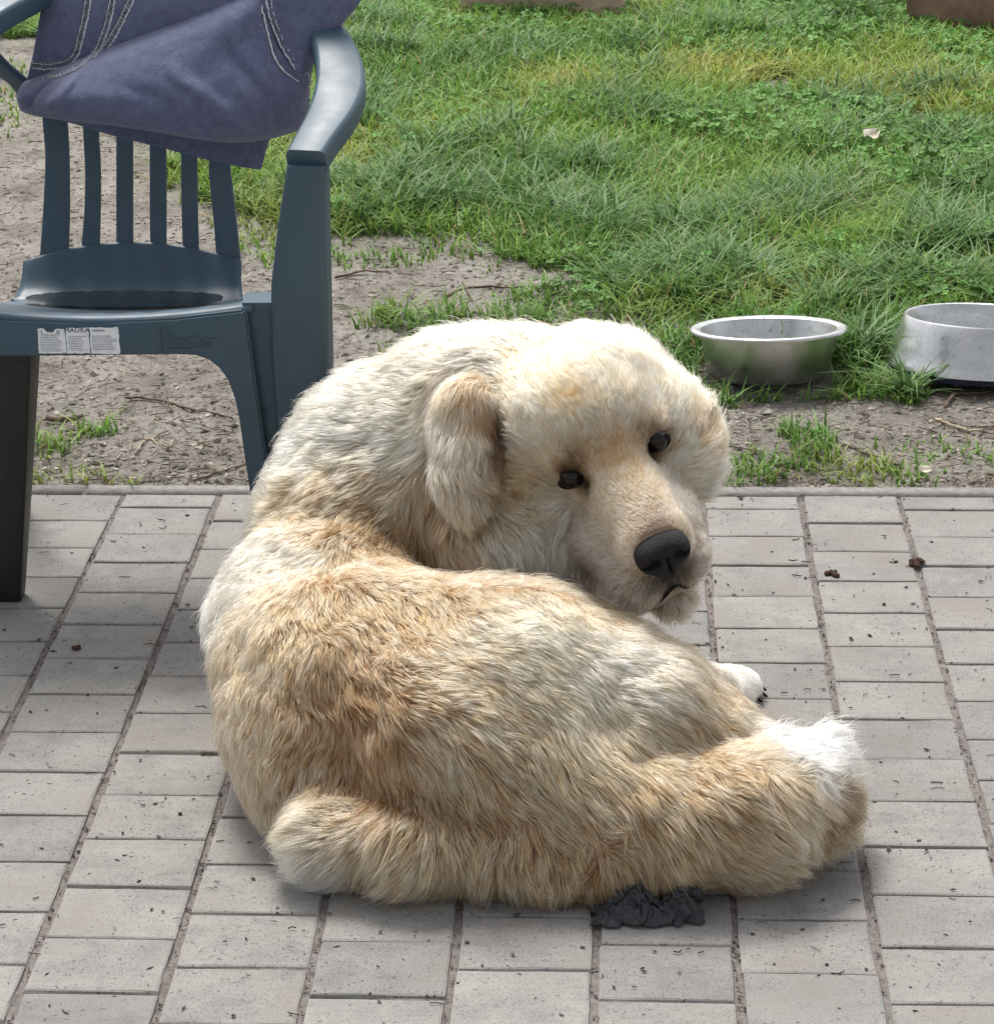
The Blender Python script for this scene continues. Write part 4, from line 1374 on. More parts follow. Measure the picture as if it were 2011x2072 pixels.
# ------------------------------------------------------------------ dog
PRIMS = [
 ('c',0,(-0.3661,0.5000,0.2765),(-0.3387,0.5600,0.3397),0.1400,0.1220,(-0.9465,-0.1641,-0.2780),0.036,1,0.60),
 ('c',0,(-0.3004,0.5600,0.3753),(-0.1678,0.5500,0.4259),0.1240,0.1200,(-0.9930,-0.0052,0.1178),0.040,1,0.55),
 ('c',0,(-0.1678,0.5500,0.4259),(-0.0148,0.5200,0.4412),0.1200,0.1160,(-0.7086,0.2336,0.6659),0.040,1,0.55),
 ('c',0,(-0.0145,0.5000,0.4445),(0.0677,0.4600,0.4300),0.1120,0.0920,(0.6475,0.3173,0.6929),0.040,1,0.50),
 ('e',0,(-0.1985,0.6000,0.1756),(0.2000,0.1800,0.2000),(0.9988,0.0472,-0.0157,-0.0033,0.3775,0.9260,0.0496,-0.9248,0.3772),0,(-0.1926,-0.3794,-0.9050),0.040,3,0.40),
 ('c',0,(-0.1957,0.4750,0.3407),(-0.1332,0.4150,0.2965),0.1000,0.0800,(0.2454,-0.3548,-0.9022),0.045,4,0.40),
 ('c',0,(-0.1332,0.4150,0.2965),(-0.0430,0.3850,0.2853),0.0800,0.0600,(0.4879,-0.3071,-0.8171),0.040,4,0.40),
 ('e',1,(-0.3937,0.3700,0.1940),(0.1500,0.1450,0.1500),(0.9988,0.0472,-0.0157,-0.0033,0.3775,0.9260,0.0496,-0.9248,0.3772),0,(-0.5266,-0.3451,-0.7769),0.030,1,0.55),
 ('e',1,(-0.3215,0.2000,0.1197),(0.1880,0.1750,0.1700),(0.9988,0.0472,-0.0157,-0.0033,0.3775,0.9260,0.0496,-0.9248,0.3772),0,(-0.1449,-0.3803,-0.9134),0.028,2,0.60),
 ('c',1,(-0.3997,0.2600,0.1461),(-0.3440,0.1200,0.0726),0.1280,0.1220,(-0.3268,-0.3719,-0.8688),0.028,2,0.55),
 ('c',1,(-0.2925,0.2100,0.1472),(-0.1026,0.1600,0.1654),0.1650,0.1500,(0.7605,-0.2098,-0.6145),0.030,2,0.42),
 ('c',1,(-0.1026,0.1600,0.1654),(0.0461,0.1300,0.1250),0.1500,0.1250,(0.8625,-0.1507,-0.4830),0.032,2,0.42),
 ('c',1,(0.0461,0.1300,0.1250),(0.1655,0.1100,0.0828),0.1230,0.0850,(0.9140,-0.1102,-0.3904),0.032,2,0.45),
 ('c',1,(-0.2034,0.0700,0.1553),(0.0323,-0.0150,0.0830),0.1200,0.0880,(0.7324,-0.2231,-0.6433),0.034,2,0.42),
 ('c',2,(-0.3570,-0.0133,0.0600),(-0.2461,-0.0407,0.0580),0.0520,0.0520,(-0.9297,-0.1808,-0.3210),0.042,2,0.50),
 ('c',2,(-0.2461,-0.0407,0.0580),(-0.0754,-0.0604,0.0480),0.0520,0.0440,(-0.3422,-0.3705,-0.8635),0.040,2,0.45),
 ('c',2,(-0.0754,-0.0604,0.0480),(0.0797,-0.0584,0.0440),0.0440,0.0380,(0.0532,-0.3747,-0.9256),0.036,3,0.42),
 ('e',2,(-0.3465,-0.0318,0.0300),(0.0500,0.0300,0.0400),(0.9988,0.0472,-0.0157,-0.0033,0.3775,0.9260,0.0496,-0.9248,0.3772),0,(-0.8715,-0.2246,-0.4360),0.036,0,0.40),
 ('c',3,(0.1067,-0.0310,0.0850),(0.2021,-0.0067,0.0840),0.0760,0.0760,(0.7820,-0.1990,-0.5907),0.036,2,0.45),
 ('c',3,(0.2021,-0.0067,0.0840),(0.2589,0.0367,0.0840),0.0760,0.0580,(0.9667,-0.0504,-0.2508),0.042,2,0.50),
 ('c',3,(0.2589,0.0367,0.0840),(0.2893,0.0840,0.0900),0.0540,0.0340,(0.9935,0.0845,0.0765),0.050,1,0.55),
 ('c',3,(0.2332,0.0760,0.1000),(0.2797,0.1029,0.1050),0.0480,0.0280,(0.7970,0.2642,0.5431),0.056,0,0.75),
 ('c',4,(-0.0150,0.4800,0.0504),(0.1717,0.4481,0.0450),0.0500,0.0360,(0.9140,-0.1102,-0.3904),0.025,1,0.30),
 ('e',4,(0.1914,0.4967,0.0300),(0.0420,0.0300,0.0270),(0.9988,0.0472,-0.0157,-0.0033,0.3775,0.9260,0.0496,-0.9248,0.3772),0,(0.9757,-0.0358,-0.2162),0.010,0,0.25),
 ('c',4,(0.2034,0.5186,0.0260),(0.2180,0.5473,0.0160),0.0160,0.0135,(0.9757,-0.0358,-0.2162),0.006,0,0.20),
 ('c',4,(0.2061,0.5047,0.0260),(0.2280,0.5241,0.0160),0.0160,0.0135,(0.9757,-0.0358,-0.2162),0.006,0,0.20),
 ('c',4,(0.2060,0.4888,0.0260),(0.2283,0.4975,0.0160),0.0160,0.0135,(0.9757,-0.0358,-0.2162),0.006,0,0.20),
 ('c',4,(0.2021,0.4729,0.0260),(0.2163,0.4710,0.0160),0.0160,0.0135,(0.9757,-0.0358,-0.2162),0.006,0,0.20),
 ('e',5,(-0.0228,0.4214,0.4996),(0.1140,0.0860,0.1100),(0.9106,0.2552,0.3252,-0.1967,-0.4244,0.8839,0.3636,-0.8688,-0.3362),0,(-0.4082,0.6798,0.6093),0.020,4,0.30),
 ('e',5,(-0.0070,0.3728,0.4934),(0.0840,0.0460,0.0560),(0.9106,0.2552,0.3252,-0.1967,-0.4244,0.8839,0.3636,-0.8688,-0.3362),0,(-0.4130,0.5266,0.7431),0.012,4,0.28),
 ('e',5,(-0.0419,0.3303,0.4584),(0.0280,0.0160,0.0220),(0.9106,0.2552,0.3252,-0.1967,-0.4244,0.8839,0.3636,-0.8688,-0.3362),0,(-0.7910,0.3327,0.5135),0.012,4,0.35),
 ('e',5,(0.0565,0.3579,0.4935),(0.0280,0.0160,0.0220),(0.9106,0.2552,0.3252,-0.1967,-0.4244,0.8839,0.3636,-0.8688,-0.3362),0,(0.0619,0.5717,0.8181),0.012,4,0.35),
 ('c',5,(-0.0686,0.4224,0.4118),(-0.0409,0.3927,0.3698),0.0720,0.0540,(-0.6705,0.5429,-0.5056),0.030,4,0.40),
 ('c',5,(0.0543,0.4549,0.4604),(0.0729,0.4276,0.4175),0.0660,0.0500,(0.6041,0.7968,-0.0128),0.030,4,0.40),
 ('c',5,(0.0181,0.3576,0.4350),(0.0719,0.2505,0.3684),0.0600,0.0460,(-0.3951,0.7687,0.5030),0.008,4,0.28),
 ('e',5,(0.0759,0.2409,0.3647),(0.0480,0.0340,0.0360),(0.9106,0.2552,0.3252,-0.1967,-0.4244,0.8839,0.3636,-0.8688,-0.3362),0,(-0.4048,0.7102,0.5760),0.006,6,0.28),
 ('c',5,(0.0193,0.3210,0.3374),(0.0541,0.2749,0.2948),0.0500,0.0460,(-0.5642,0.7009,-0.4363),0.012,6,0.35),
 ('c',5,(0.0904,0.3362,0.3662),(0.1122,0.2844,0.3213),0.0470,0.0430,(0.3039,0.9443,-0.1262),0.012,6,0.35),
 ('c',6,(0.0556,0.3806,0.3119),(0.1028,0.3281,0.2519),0.0440,0.0310,(0.1667,0.7004,-0.6940),0.024,6,0.45),
 ('e',7,(-0.1928,0.3950,0.4648),(0.0500,0.0660,0.0320),(0.9592,0.1494,0.2402,-0.2785,0.3499,0.8945,0.0496,-0.9248,0.3772),0,(-0.1449,-0.3803,-0.9134),0.022,4,0.35),
 ('e',7,(-0.1943,0.3560,0.4235),(0.0460,0.0540,0.0260),(0.9936,0.0075,-0.1124,0.1011,0.3803,0.9193,0.0496,-0.9248,0.3772),0,(0.0532,-0.3747,-0.9256),0.026,4,0.35),
 ('e',7,(-0.1809,0.3380,0.3869),(0.0240,0.0360,0.0170),(0.9699,-0.0455,-0.2392,0.2384,0.3777,0.8947,0.0496,-0.9248,0.3772),0,(0.1514,-0.3663,-0.9181),0.026,7,0.30),
 ('e',7,(-0.1818,0.4200,0.5024),(0.0340,0.0340,0.0320),(0.9988,0.0472,-0.0157,-0.0033,0.3775,0.9260,0.0496,-0.9248,0.3772),0,(-0.2838,-0.3751,-0.8825),0.020,7,0.30),
 ('e',8,(0.1283,0.4550,0.4352),(0.0280,0.0580,0.0300),(0.9776,-0.0323,-0.2079,0.2044,0.3790,0.9025,0.0496,-0.9248,0.3772),0,(0.3740,-0.3330,-0.8656),0.030,7,0.45),
 ('e',8,(0.1343,0.4400,0.3996),(0.0220,0.0400,0.0220),(0.9895,-0.0058,-0.1444,0.1357,0.3804,0.9148,0.0496,-0.9248,0.3772),0,(0.6019,-0.2737,-0.7502),0.048,1,0.70),
]
HEAD_O=(0.0207,0.3300,0.4495); HEAD_L=(0.9106,0.2552,0.3252); HEAD_U=(-0.1967,-0.4244,0.8839); HEAD_F=(0.3636,-0.8688,-0.3362)
CARVE=[((-0.0315,0.3052,0.4215),0.0210),((0.0832,0.3374,0.4625),0.0210)]
EYES=[(-0.0352,0.3139,0.4248),(0.0796,0.3460,0.4658)]
NOSE=(0.0830,0.2132,0.3666)
SPOTS=[((-0.0364,0.3079,0.4330),0.040,(150, 116, 84),0.60),
 ((-0.0348,0.3113,0.4259),0.031,(30, 22, 19),1.00),
 ((-0.0062,0.3155,0.4162),0.018,(64, 46, 36),0.95),
 ((0.0096,0.3103,0.3992),0.014,(120, 92, 70),0.70),
 ((0.0783,0.3401,0.4740),0.040,(150, 116, 84),0.60),
 ((0.0799,0.3435,0.4669),0.031,(30, 22, 19),1.00),
 ((0.0649,0.3354,0.4416),0.018,(64, 46, 36),0.95),
 ((0.0670,0.3264,0.4196),0.014,(120, 92, 70),0.70),
 ((-0.0311,0.3037,0.4616),0.024,(150, 132, 112),0.60),
 ((0.0599,0.3292,0.4941),0.024,(150, 130, 110),0.60),
 ((0.0215,0.3119,0.4614),0.042,(206, 160, 106),0.85),
 ((0.0412,0.2917,0.4221),0.036,(214, 178, 132),0.60),
 ((-0.0443,0.3319,0.5378),0.040,(214, 168, 110),0.75),
 ((-0.0872,0.3594,0.4057),0.050,(205, 162, 114),0.65),
 ((-0.1788,0.3700,0.3232),0.035,(120, 92, 68),0.85),
 ((-0.1373,0.3600,0.3553),0.030,(150, 118, 88),0.60),
 ((-0.2434,0.4000,0.3944),0.028,(150, 118, 86),0.60),
 ((-0.2194,0.3800,0.3548),0.030,(130, 100, 74),0.70),
 ((-0.1483,0.3850,0.4748),0.034,(104, 78, 56),0.95),
 ((-0.1522,0.3650,0.4435),0.030,(98, 80, 64),0.95),
 ((-0.1634,0.3450,0.4084),0.028,(104, 92, 80),0.90),
 ((-0.1766,0.3900,0.4961),0.035,(196, 152, 108),0.60),
 ((-0.1182,0.3600,0.4104),0.045,(206, 158, 106),0.70),
 ((-0.4374,0.4000,0.3379),0.060,(214, 178, 130),0.60),
 ((-0.2170,0.3800,0.4532),0.050,(240, 224, 198),0.60),
 ((0.1295,0.4200,0.4467),0.045,(196, 146, 98),0.75),
 ((0.0711,0.2239,0.3917),0.034,(136, 112, 94),0.85),
 ((0.0957,0.2357,0.3135),0.036,(70, 64, 62),0.95),
 ((0.0764,0.2198,0.3185),0.030,(96, 90, 86),0.80),
 ((0.1128,0.2301,0.3315),0.030,(96, 90, 86),0.80),
 ((0.0499,0.2716,0.2752),0.040,(160, 150, 140),0.60),
 ((0.1234,0.2769,0.3111),0.030,(160, 150, 140),0.50),
 ((0.0447,0.2938,0.2569),0.014,(44, 38, 36),0.95),
 ((0.0659,0.2920,0.2605),0.014,(44, 38, 36),0.95),
 ((0.0870,0.2902,0.2642),0.014,(44, 38, 36),0.95),
 ((0.1053,0.2953,0.2707),0.014,(44, 38, 36),0.95),
 ((0.1205,0.3073,0.2800),0.014,(44, 38, 36),0.95),
 ((0.0908,0.3324,0.2513),0.035,(200, 168, 128),0.70),
 ((-0.3381,0.0500,0.2183),0.120,(168, 126, 86),0.70),
 ((-0.2890,0.0200,0.1650),0.090,(160, 120, 82),0.60),
 ((-0.4118,0.1500,0.2308),0.100,(214, 180, 134),0.50),
 ((-0.2860,0.3600,0.2949),0.110,(196, 154, 106),0.70),  # shade of the torso fold, put into the coat colour
 ((-0.3751,0.3800,0.3463),0.090,(184, 144, 100),0.65),  # left end of the torso crease, its shading painted in
 ((-0.2213,0.4000,0.3266),0.070,(160, 120, 80),0.60),  # same crease towards the ear, shading painted as coat colour
 ((0.1063,0.0000,0.1713),0.090,(176, 138, 96),0.60),
 ((-0.2614,0.0000,0.1143),0.090,(150, 110, 72),0.65),
 ((-0.1229,-0.0400,0.0991),0.080,(160, 122, 84),0.50),
 ((-0.0964,0.0000,0.1847),0.070,(176, 150, 120),0.50),
 ((-0.1435,0.0000,0.1994),0.030,(120, 100, 84),0.50),
 ((-0.0688,-0.0200,0.1726),0.025,(110, 92, 78),0.50),
 ((0.0392,-0.1000,0.0660),0.100,(176, 140, 100),0.60),
 ((0.1390,-0.1000,0.0443),0.090,(182, 148, 108),0.50),
 ((-0.0966,0.0600,0.3579),0.090,(248, 232, 204),0.50),
 ((-0.0020,0.0300,0.2609),0.140,(226, 198, 156),0.70),
 ((-0.0835,0.0500,0.2882),0.080,(236, 212, 172),0.60),
 ((0.2789,0.0600,0.1531),0.070,(250, 248, 243),0.95),
 ((0.3107,0.0000,0.0892),0.045,(96, 78, 62),0.75),
 ((0.0384,0.0400,0.2863),0.090,(246, 232, 208),0.60),
 ((-0.5431,0.3600,0.2207),0.100,(248, 238, 220),0.60),
 ((-0.4529,0.5600,0.4259),0.120,(248, 236, 214),0.40),
 ((-0.3959,-0.0400,0.0730),0.050,(226, 200, 158),0.50)]
CLAWS=[(0.2226, 0.5430, 0.0120),(0.2311, 0.5216, 0.0120),(0.2317, 0.5004, 0.0120),(0.2231, 0.4827, 0.0120)]


PRIM = []
for t in PRIMS:
    if t[0] == 'c':
        PRIM.append(dict(k='c', g=t[1], a=np.array(t[2]), b=np.array(t[3]), ra=t[4], rb=t[5], flow=np.array(t[6]), L=t[7], col=t[8], lift=t[9]))
    else:
        PRIM.append(dict(k='e', g=t[1], a=np.array(t[2]), r=np.array(t[3]), A=np.array(t[4]).reshape(3, 3), flow=np.array(t[6]), L=t[7], col=t[8], lift=t[9]))


def sdf_prim(p, q):
    if p['k'] == 'c':
        ab = p['b'] - p['a']
        h = np.clip(((q - p['a']) @ ab) / (ab @ ab), 0, 1)
        d = np.linalg.norm(q - p['a'] - h[..., None] * ab, axis=-1)
        return d - (p['ra'] + (p['rb'] - p['ra']) * h)
    l = (q - p['a']) @ p['A'].T
    k0 = np.linalg.norm(l / p['r'], axis=-1)
    k1 = np.linalg.norm(l / p['r'] ** 2, axis=-1)
    return k0 * (k0 - 1.0) / (k1 + 1e-9)


def smin(a, b, k):
    h = np.clip(0.5 + 0.5 * (b - a) / k, 0, 1)
    return b * (1 - h) + a * h - k * h * (1 - h)


def surface_nets(fld, lo, h):
    s = fld < 0
    nx, ny, nz = fld.shape
    c = np.zeros((nx - 1, ny - 1, nz - 1), dtype=np.int8)
    for dx in (0, 1):
        for dy in (0, 1):
            for dz in (0, 1):
                c += s[dx:nx - 1 + dx, dy:ny - 1 + dy, dz:nz - 1 + dz]
    cells = np.argwhere((c > 0) & (c < 8))
    vid = -np.ones(c.shape, dtype=np.int64)
    vid[tuple(cells.T)] = np.arange(len(cells))
    acc = np.zeros((len(cells), 3))
    cnt = np.zeros(len(cells))
    corners = [(0, 0, 0), (1, 0, 0), (0, 1, 0), (1, 1, 0), (0, 0, 1), (1, 0, 1), (0, 1, 1), (1, 1, 1)]
    vals = [fld[cells[:, 0] + a, cells[:, 1] + b, cells[:, 2] + d] for a, b, d in corners]
    for i in range(8):
        for j in range(i + 1, 8):
            if sum(abs(u - v) for u, v in zip(corners[i], corners[j])) != 1: continue
            m = (vals[i] < 0) != (vals[j] < 0)
            t = vals[i] / (vals[i] - vals[j] + 1e-12)
            p = np.array(corners[i])[None] + t[:, None] * (np.array(corners[j]) - np.array(corners[i]))[None]
            acc[m] += p[m]
            cnt[m] += 1
    V = lo + (cells + acc / cnt[:, None]) * h
    Q = []
    for ax in range(3):
        o1, o2 = [(1, 2), (2, 0), (0, 1)][ax]
        a = [slice(None)] * 3
        b = [slice(None)] * 3
        a[ax] = slice(0, -1)
        b[ax] = slice(1, None)
        e = np.argwhere(s[tuple(a)] != s[tuple(b)])
        e = e[(e[:, o1] > 0) & (e[:, o2] > 0) & (e[:, o1] < fld.shape[o1] - 1) & (e[:, o2] < fld.shape[o2] - 1)]
        d1 = np.zeros(3, int); d1[o1] = 1
        d2 = np.zeros(3, int); d2[o2] = 1
        q = np.stack([vid[tuple((e - d1 - d2).T)], vid[tuple((e - d2).T)], vid[tuple(e.T)], vid[tuple((e - d1).T)]], 1)
        flip = ~s[tuple(a)][tuple(e.T)]
        q[flip] = q[flip][:, ::-1]
        Q.append(q)
    Q = np.concatenate(Q)
    return V, Q[(Q >= 0).all(1)]


HS = 0.0068
lo = np.array([-0.66, -0.24, -0.03])
hi = np.array([0.45, 0.86, 0.66])
dim = np.ceil((hi - lo) / HS).astype(int)
GROUPS = sorted({p['g'] for p in PRIM})
KIN = {0: 0.07, 1: 0.06, 2: 0.035, 3: 0.04, 4: 0.02, 5: 0.024, 6: 0.02, 7: 0.03, 8: 0.03}
KOUT = {0: 0.02, 1: 0.028, 2: 0.034, 3: 0.034, 4: 0.012, 5: 0.045, 6: 0.010, 7: 0.008, 8: 0.010}
fields = {}
axs = [lo[k] + HS * np.arange(dim[k]) for k in range(3)]
total = np.full(dim, 9.0)
for g in GROUPS:
    fg = np.full(dim, 9.0)
    for p in PRIM:
        if p['g'] != g: continue
        if p['k'] == 'c':
            R = max(p['ra'], p['rb']) + 0.09
            mn, mx = np.minimum(p['a'], p['b']) - R, np.maximum(p['a'], p['b']) + R
        else:
            R = p['r'].max() + 0.09
            mn, mx = p['a'] - R, p['a'] + R
        i0 = np.clip(((mn - lo) / HS).astype(int), 0, dim)
        i1 = np.clip(((mx - lo) / HS).astype(int) + 1, 0, dim)
        sl = tuple(slice(a, b) for a, b in zip(i0, i1))
        X_, Y_, Z_ = np.meshgrid(*[axs[k][sl[k]] for k in range(3)], indexing='ij')
        d_ = sdf_prim(p, np.stack([X_, Y_, Z_], -1))
        fg[sl] = smin(fg[sl], d_, KIN[g])
    total = smin(total, fg, KOUT[g])
for c, r in CARVE:
    c = np.array(c)
    i0 = ((c - 0.05 - lo) / HS).astype(int)
    i1 = ((c + 0.05 - lo) / HS).astype(int) + 1
    sl = tuple(slice(a, b) for a, b in zip(i0, i1))
    X_, Y_, Z_ = np.meshgrid(*[axs[k][sl[k]] for k in range(3)], indexing='ij')
    d_ = np.sqrt((X_ - c[0]) ** 2 + (Y_ - c[1]) ** 2 + (Z_ - c[2]) ** 2) - r
    total[sl] = -smin(-total[sl], d_, 0.008)
# flat underside where the dog rests on the paving
X_, Y_, Z_ = np.meshgrid(*axs, indexing='ij')
total = np.maximum(total, 0.004 - Z_)
BV, BQ = surface_nets(total, lo, HS)
for it in range(2):      # relax the grid stepping
    accv = np.zeros_like(BV)
    cntv = np.zeros(len(BV))
    for a, b in ((0, 1), (1, 2), (2, 3), (3, 0)):
        np.add.at(accv, BQ[:, a], BV[BQ[:, b]])
        np.add.at(cntv, BQ[:, a], 1)
    BV = BV * 0.5 + 0.5 * accv / np.maximum(cntv, 1)[:, None]

# shallow unevenness of muscle and bone under the coat
tq = np.concatenate([BQ[:, [0, 1, 2]], BQ[:, [0, 2, 3]]])
fnn = np.cross(BV[tq[:, 1]] - BV[tq[:, 0]], BV[tq[:, 2]] - BV[tq[:, 0]])
vnn = np.zeros_like(BV)
for k in range(3):
    np.add.at(vnn, tq[:, k], fnn)
vnn /= np.linalg.norm(vnn, axis=1)[:, None] + 1e-12
if (vnn[:, 2] * (BV[:, 2] - 0.2)).sum() < 0:
    vnn = -vnn
away = np.clip((np.linalg.norm(BV - np.array(HEAD_O), axis=1) - 0.16) / 0.08, 0, 1)
amp = away * np.clip(BV[:, 2] / 0.05, 0, 1)
BV = BV + vnn * (amp * (0.034 * (fbm(BV, 7.5, 2, 5) - 0.5) + 0.014 * (fbm(BV, 20, 2, 6) - 0.5)))[:, None]

# palette, tip and root colours
PAL_T = np.array([lin(c) for c in ((246, 243, 236), (240, 222, 192), (221, 194, 154), (200, 166, 122), (230, 210, 180), (156, 118, 80), (204, 192, 176), (222, 199, 166), (190, 154, 112))])
PAL_R = np.array([lin(c) for c in ((232, 226, 214), (212, 178, 134), (154, 114, 74), (132, 96, 62), (202, 172, 134), (100, 70, 46), (160, 145, 128), (182, 150, 112), (130, 94, 62))])


def fields_at(P):
    """flow, length, colours and lift of the coat at each place, blended between neighbouring body parts"""
    n = len(P)
    w = np.zeros((n, len(PRIM)))
    for i, p in enumerate(PRIM):
        w[:, i] = np.exp(-np.clip(sdf_prim(p, P), 0, None) / 0.012)
    w += 1e-12
    w /= w.sum(1)[:, None]
    flow = w @ np.array([p['flow'] for p in PRIM])
    L = w @ np.array([p['L'] for p in PRIM])
    lift = w @ np.array([p['lift'] for p in PRIM])
    ci = np.array([p['col'] for p in PRIM])
    tip = w @ PAL_T[ci]
    root = w @ PAL_R[ci]
    # broad mottling of the coat
    m = fbm(P, 14, 3, 3)[:, None] - 0.5
    tip = tip * (1 + 0.16 * m)
    root = root * (1 + 0.3 * m)
    for (c, r, colr, s) in SPOTS:
        d = np.linalg.norm(P - np.array(c), axis=1) / r
        k = (s * np.clip(1.35 - d, 0, 1) ** 1.2)[:, None]
        k = np.clip(k * (0.75 + 0.5 * fbm(P, 60, 2, 9)[:, None]), 0, 1)
        tc = np.array(lin(colr))
        tip = tip * (1 - k) + tc * k
        root = root * (1 - k) + tc * 0.8 * k
    return flow, L, lift, tip, root


flow_v, L_v, lift_v, tip_v, root_v = fields_at(BV)
dog = empty('dog', (-0.08, 0.22, 0))
tag(dog, 'big cream tan long haired dog curled on the paving, looking back over its shoulder', 'dog')
DO = np.array(dog.location)
body = tri_mesh('body', BV - DO, BQ, M['skin'], dog, True, colors=np.clip(root_v * 0.85, 0, 1))

# triangles for scattering
TRI = np.concatenate([BQ[:, [0, 1, 2]], BQ[:, [0, 2, 3]]])
e1_, e2_ = BV[TRI[:, 1]] - BV[TRI[:, 0]], BV[TRI[:, 2]] - BV[TRI[:, 0]]
fn = np.cross(e1_, e2_)
area = np.linalg.norm(fn, axis=1) * 0.5
vn = np.zeros_like(BV)
for k in range(3):
    np.add.at(vn, TRI[:, k], fn)
vn /= np.linalg.norm(vn, axis=1)[:, None] + 1e-12
if (vn[:, 2] * (BV[:, 2] - 0.2)).sum() < 0:
    vn = -vn
ctr = BV[TRI].mean(1)
HO, HL, HU, HF = map(np.array, (HEAD_O, HEAD_L, HEAD_U, HEAD_F))
hd = ctr - HO
head_w = np.exp(-(np.clip(np.linalg.norm(hd, axis=1) - 0.13, 0, None) / 0.05) ** 2)
tn = vn[TRI].mean(1)
face_in = np.clip((tn @ np.array([0.05, -0.92, 0.38])) + 0.35, 0.12, 1)       # thinner coat on the far and under sides
dens = area * (1 + 1.6 * head_w) * face_in * np.where(ctr[:, 2] < 0.012, 0.15, 1)
cum = np.cumsum(dens)
cum /= cum[-1]


def scatter(n):
    t = np.searchsorted(cum, rng.random(n))
    t = np.clip(t, 0, len(TRI) - 1)
    a, b = rng.random(n), rng.random(n)
    f = a + b > 1
    a[f], b[f] = 1 - a[f], 1 - b[f]
    w = np.stack([1 - a - b, a, b], 1)[:, :, None]
    I = TRI[t]
    lerp = lambda A: (A[I] * w).sum(1) if A.ndim == 2 else (A[I] * w[..., 0]).sum(1)
    nn = lerp(vn)
    nn /= np.linalg.norm(nn, axis=1)[:, None] + 1e-9
    return lerp(BV), nn


def strand(P, N, K, jitter=0.0, seed=0):
    """points of each hair (n, K, 3)"""
    flow, L, lift, tip, root = fields_at(P)
    n = len(P)
    wob = np.stack([fbm(P, 9, 2, 60 + k) - 0.5 for k in range(3)], 1) * 1.6 + np.stack([fbm(P, 24, 2, 100 + k) - 0.5 for k in range(3)], 1) * 1.7 + np.stack([fbm(P, 70, 2, 200 + k) - 0.5 for k in range(3)], 1) * 0.8
    f = flow + wob
    f = f - N * (f * N).sum(1)[:, None]
    f /= np.linalg.norm(f, axis=1)[:, None] + 1e-6
    if jitter:
        f = f + rng.normal(0, jitter, (n, 3))
        L = L * (0.7 + 0.5 * rng.random(n)) * np.where(rng.random(n) < 0.12, 1.45, 1)
        lift = np.clip(lift + rng.normal(0, 0.10, n), 0.08, 0.95)
    s = np.linspace(0, 1, K)[None, :, None]
    Lx, lf = L[:, None, None], lift[:, None, None]
    pts = P[:, None] + Lx * (N[:, None] * lf * (1.25 * s - 0.62 * s * s) + f[:, None] * ((1 - 0.55 * lf) * s * (0.6 + 0.4 * s)))
    pts[:, :, 2] -= (Lx[..., 0] * 0.10 * (s[..., 0] ** 2))
    return pts, tip, root, L


NH, NC, NF, KP = 470000, 5200, 36000, 6
P, N = scatter(NH)
ok = np.ones(len(P), dtype=bool)
LIPS = [(-0.066, -0.118, 0.060), (-0.060, -0.150, 0.090), (-0.040, -0.160, 0.130), (-0.016, -0.140, 0.165), (0.0, -0.118, 0.170), (0.018, -0.136, 0.165), (0.042, -0.150, 0.130), (0.058, -0.135, 0.095)]
for e in EYES:
    ok &= np.linalg.norm(P - np.array(e), axis=1) > 0.0125
nl = np.stack([(P - np.array(NOSE)) @ HL / 0.040, (P - np.array(NOSE)) @ HU / 0.031, (P - np.array(NOSE)) @ HF / 0.035], 1)
ok &= np.linalg.norm(nl, axis=1) > 0.92
P, N = P[ok], N[ok]
pts, tip, root, Ls = strand(P, N, KP, 0.16)
stray = rng.random(len(P)) < 0.10                 # loose flyaway hairs that ignore their clump
s = np.linspace(0, 1, KP)[None, :, None]
ctone = 1.0
for ncl, power, amount, spread in ((NF, 1.1, 0.70, 0.22), (NC, 1.7, 0.52, 0.42)):      # fine wisps first, then broad locks
    CP, CN = scatter(ncl)
    cpts = strand(CP, CN, KP, 0.14)[0]
    kd = kdtree.KDTree(ncl)
    for i in range(ncl): kd.insert(CP[i], i)
    kd.balance()
    near_i = np.fromiter((kd.find(p_)[1] for p_ in P), dtype=np.int64, count=len(P))
    clump = (amount * (0.3 + 0.7 * rng.random(len(P))) * np.where(stray, 0.1, 1))[:, None, None] * np.clip(Ls / 0.03, 0.15, 1)[:, None, None]
    pts = pts + (cpts[near_i] - pts) * clump * s ** power
    ctone = ctone * (1 - spread / 2 + spread * rng.random((ncl, 1)))[near_i]
pts[:, :, 2] = np.maximum(pts[:, :, 2], 0.0015 + 0.002 * rng.random((len(P), 1)))
tone = (0.82 + 0.30 * rng.random((len(P), 1)))
s2 = np.linspace(0, 1, KP)[None, :, None] ** 0.8
dark_h = (rng.random(len(P)) < 0.10) & (np.linalg.norm(P - HO, axis=1) > 0.2) & (P[:, 1] < 0.42)
tip = np.where(dark_h[:, None], root * 0.55, tip)          # scattered dark guard hairs on back and haunch
gam = np.clip(1.08 / (tone * ctone), 0.75, 2.0)            # deeper locks are also more golden
colr = np.clip(root[:, None] * (1 - s2) + tip[:, None] * s2, 0.004, 0.96) ** gam[:, None]
lum = colr.mean(-1, keepdims=True)
colr = np.clip((colr * 0.80 + lum * np.array([1.0, 0.97, 0.90]) * 0.20) * 1.03, 0.004, 0.93)
hc = bpy.data.hair_curves.new('fur')
hc.add_curves([KP] * len(P))
hc.attributes['position'].data.foreach_set('vector', (pts - DO).astype(np.float32).ravel())
rad = hc.attributes.get('radius') or hc.attributes.new('radius', 'FLOAT', 'POINT')
rv = np.array([1.0, 0.95, 0.85, 0.68, 0.45, 0.14])[None] * (0.00024 + 0.00018 * rng.random((len(P), 1)))
rv *= np.clip(Ls / 0.03, 0.7, 1.1)[:, None]
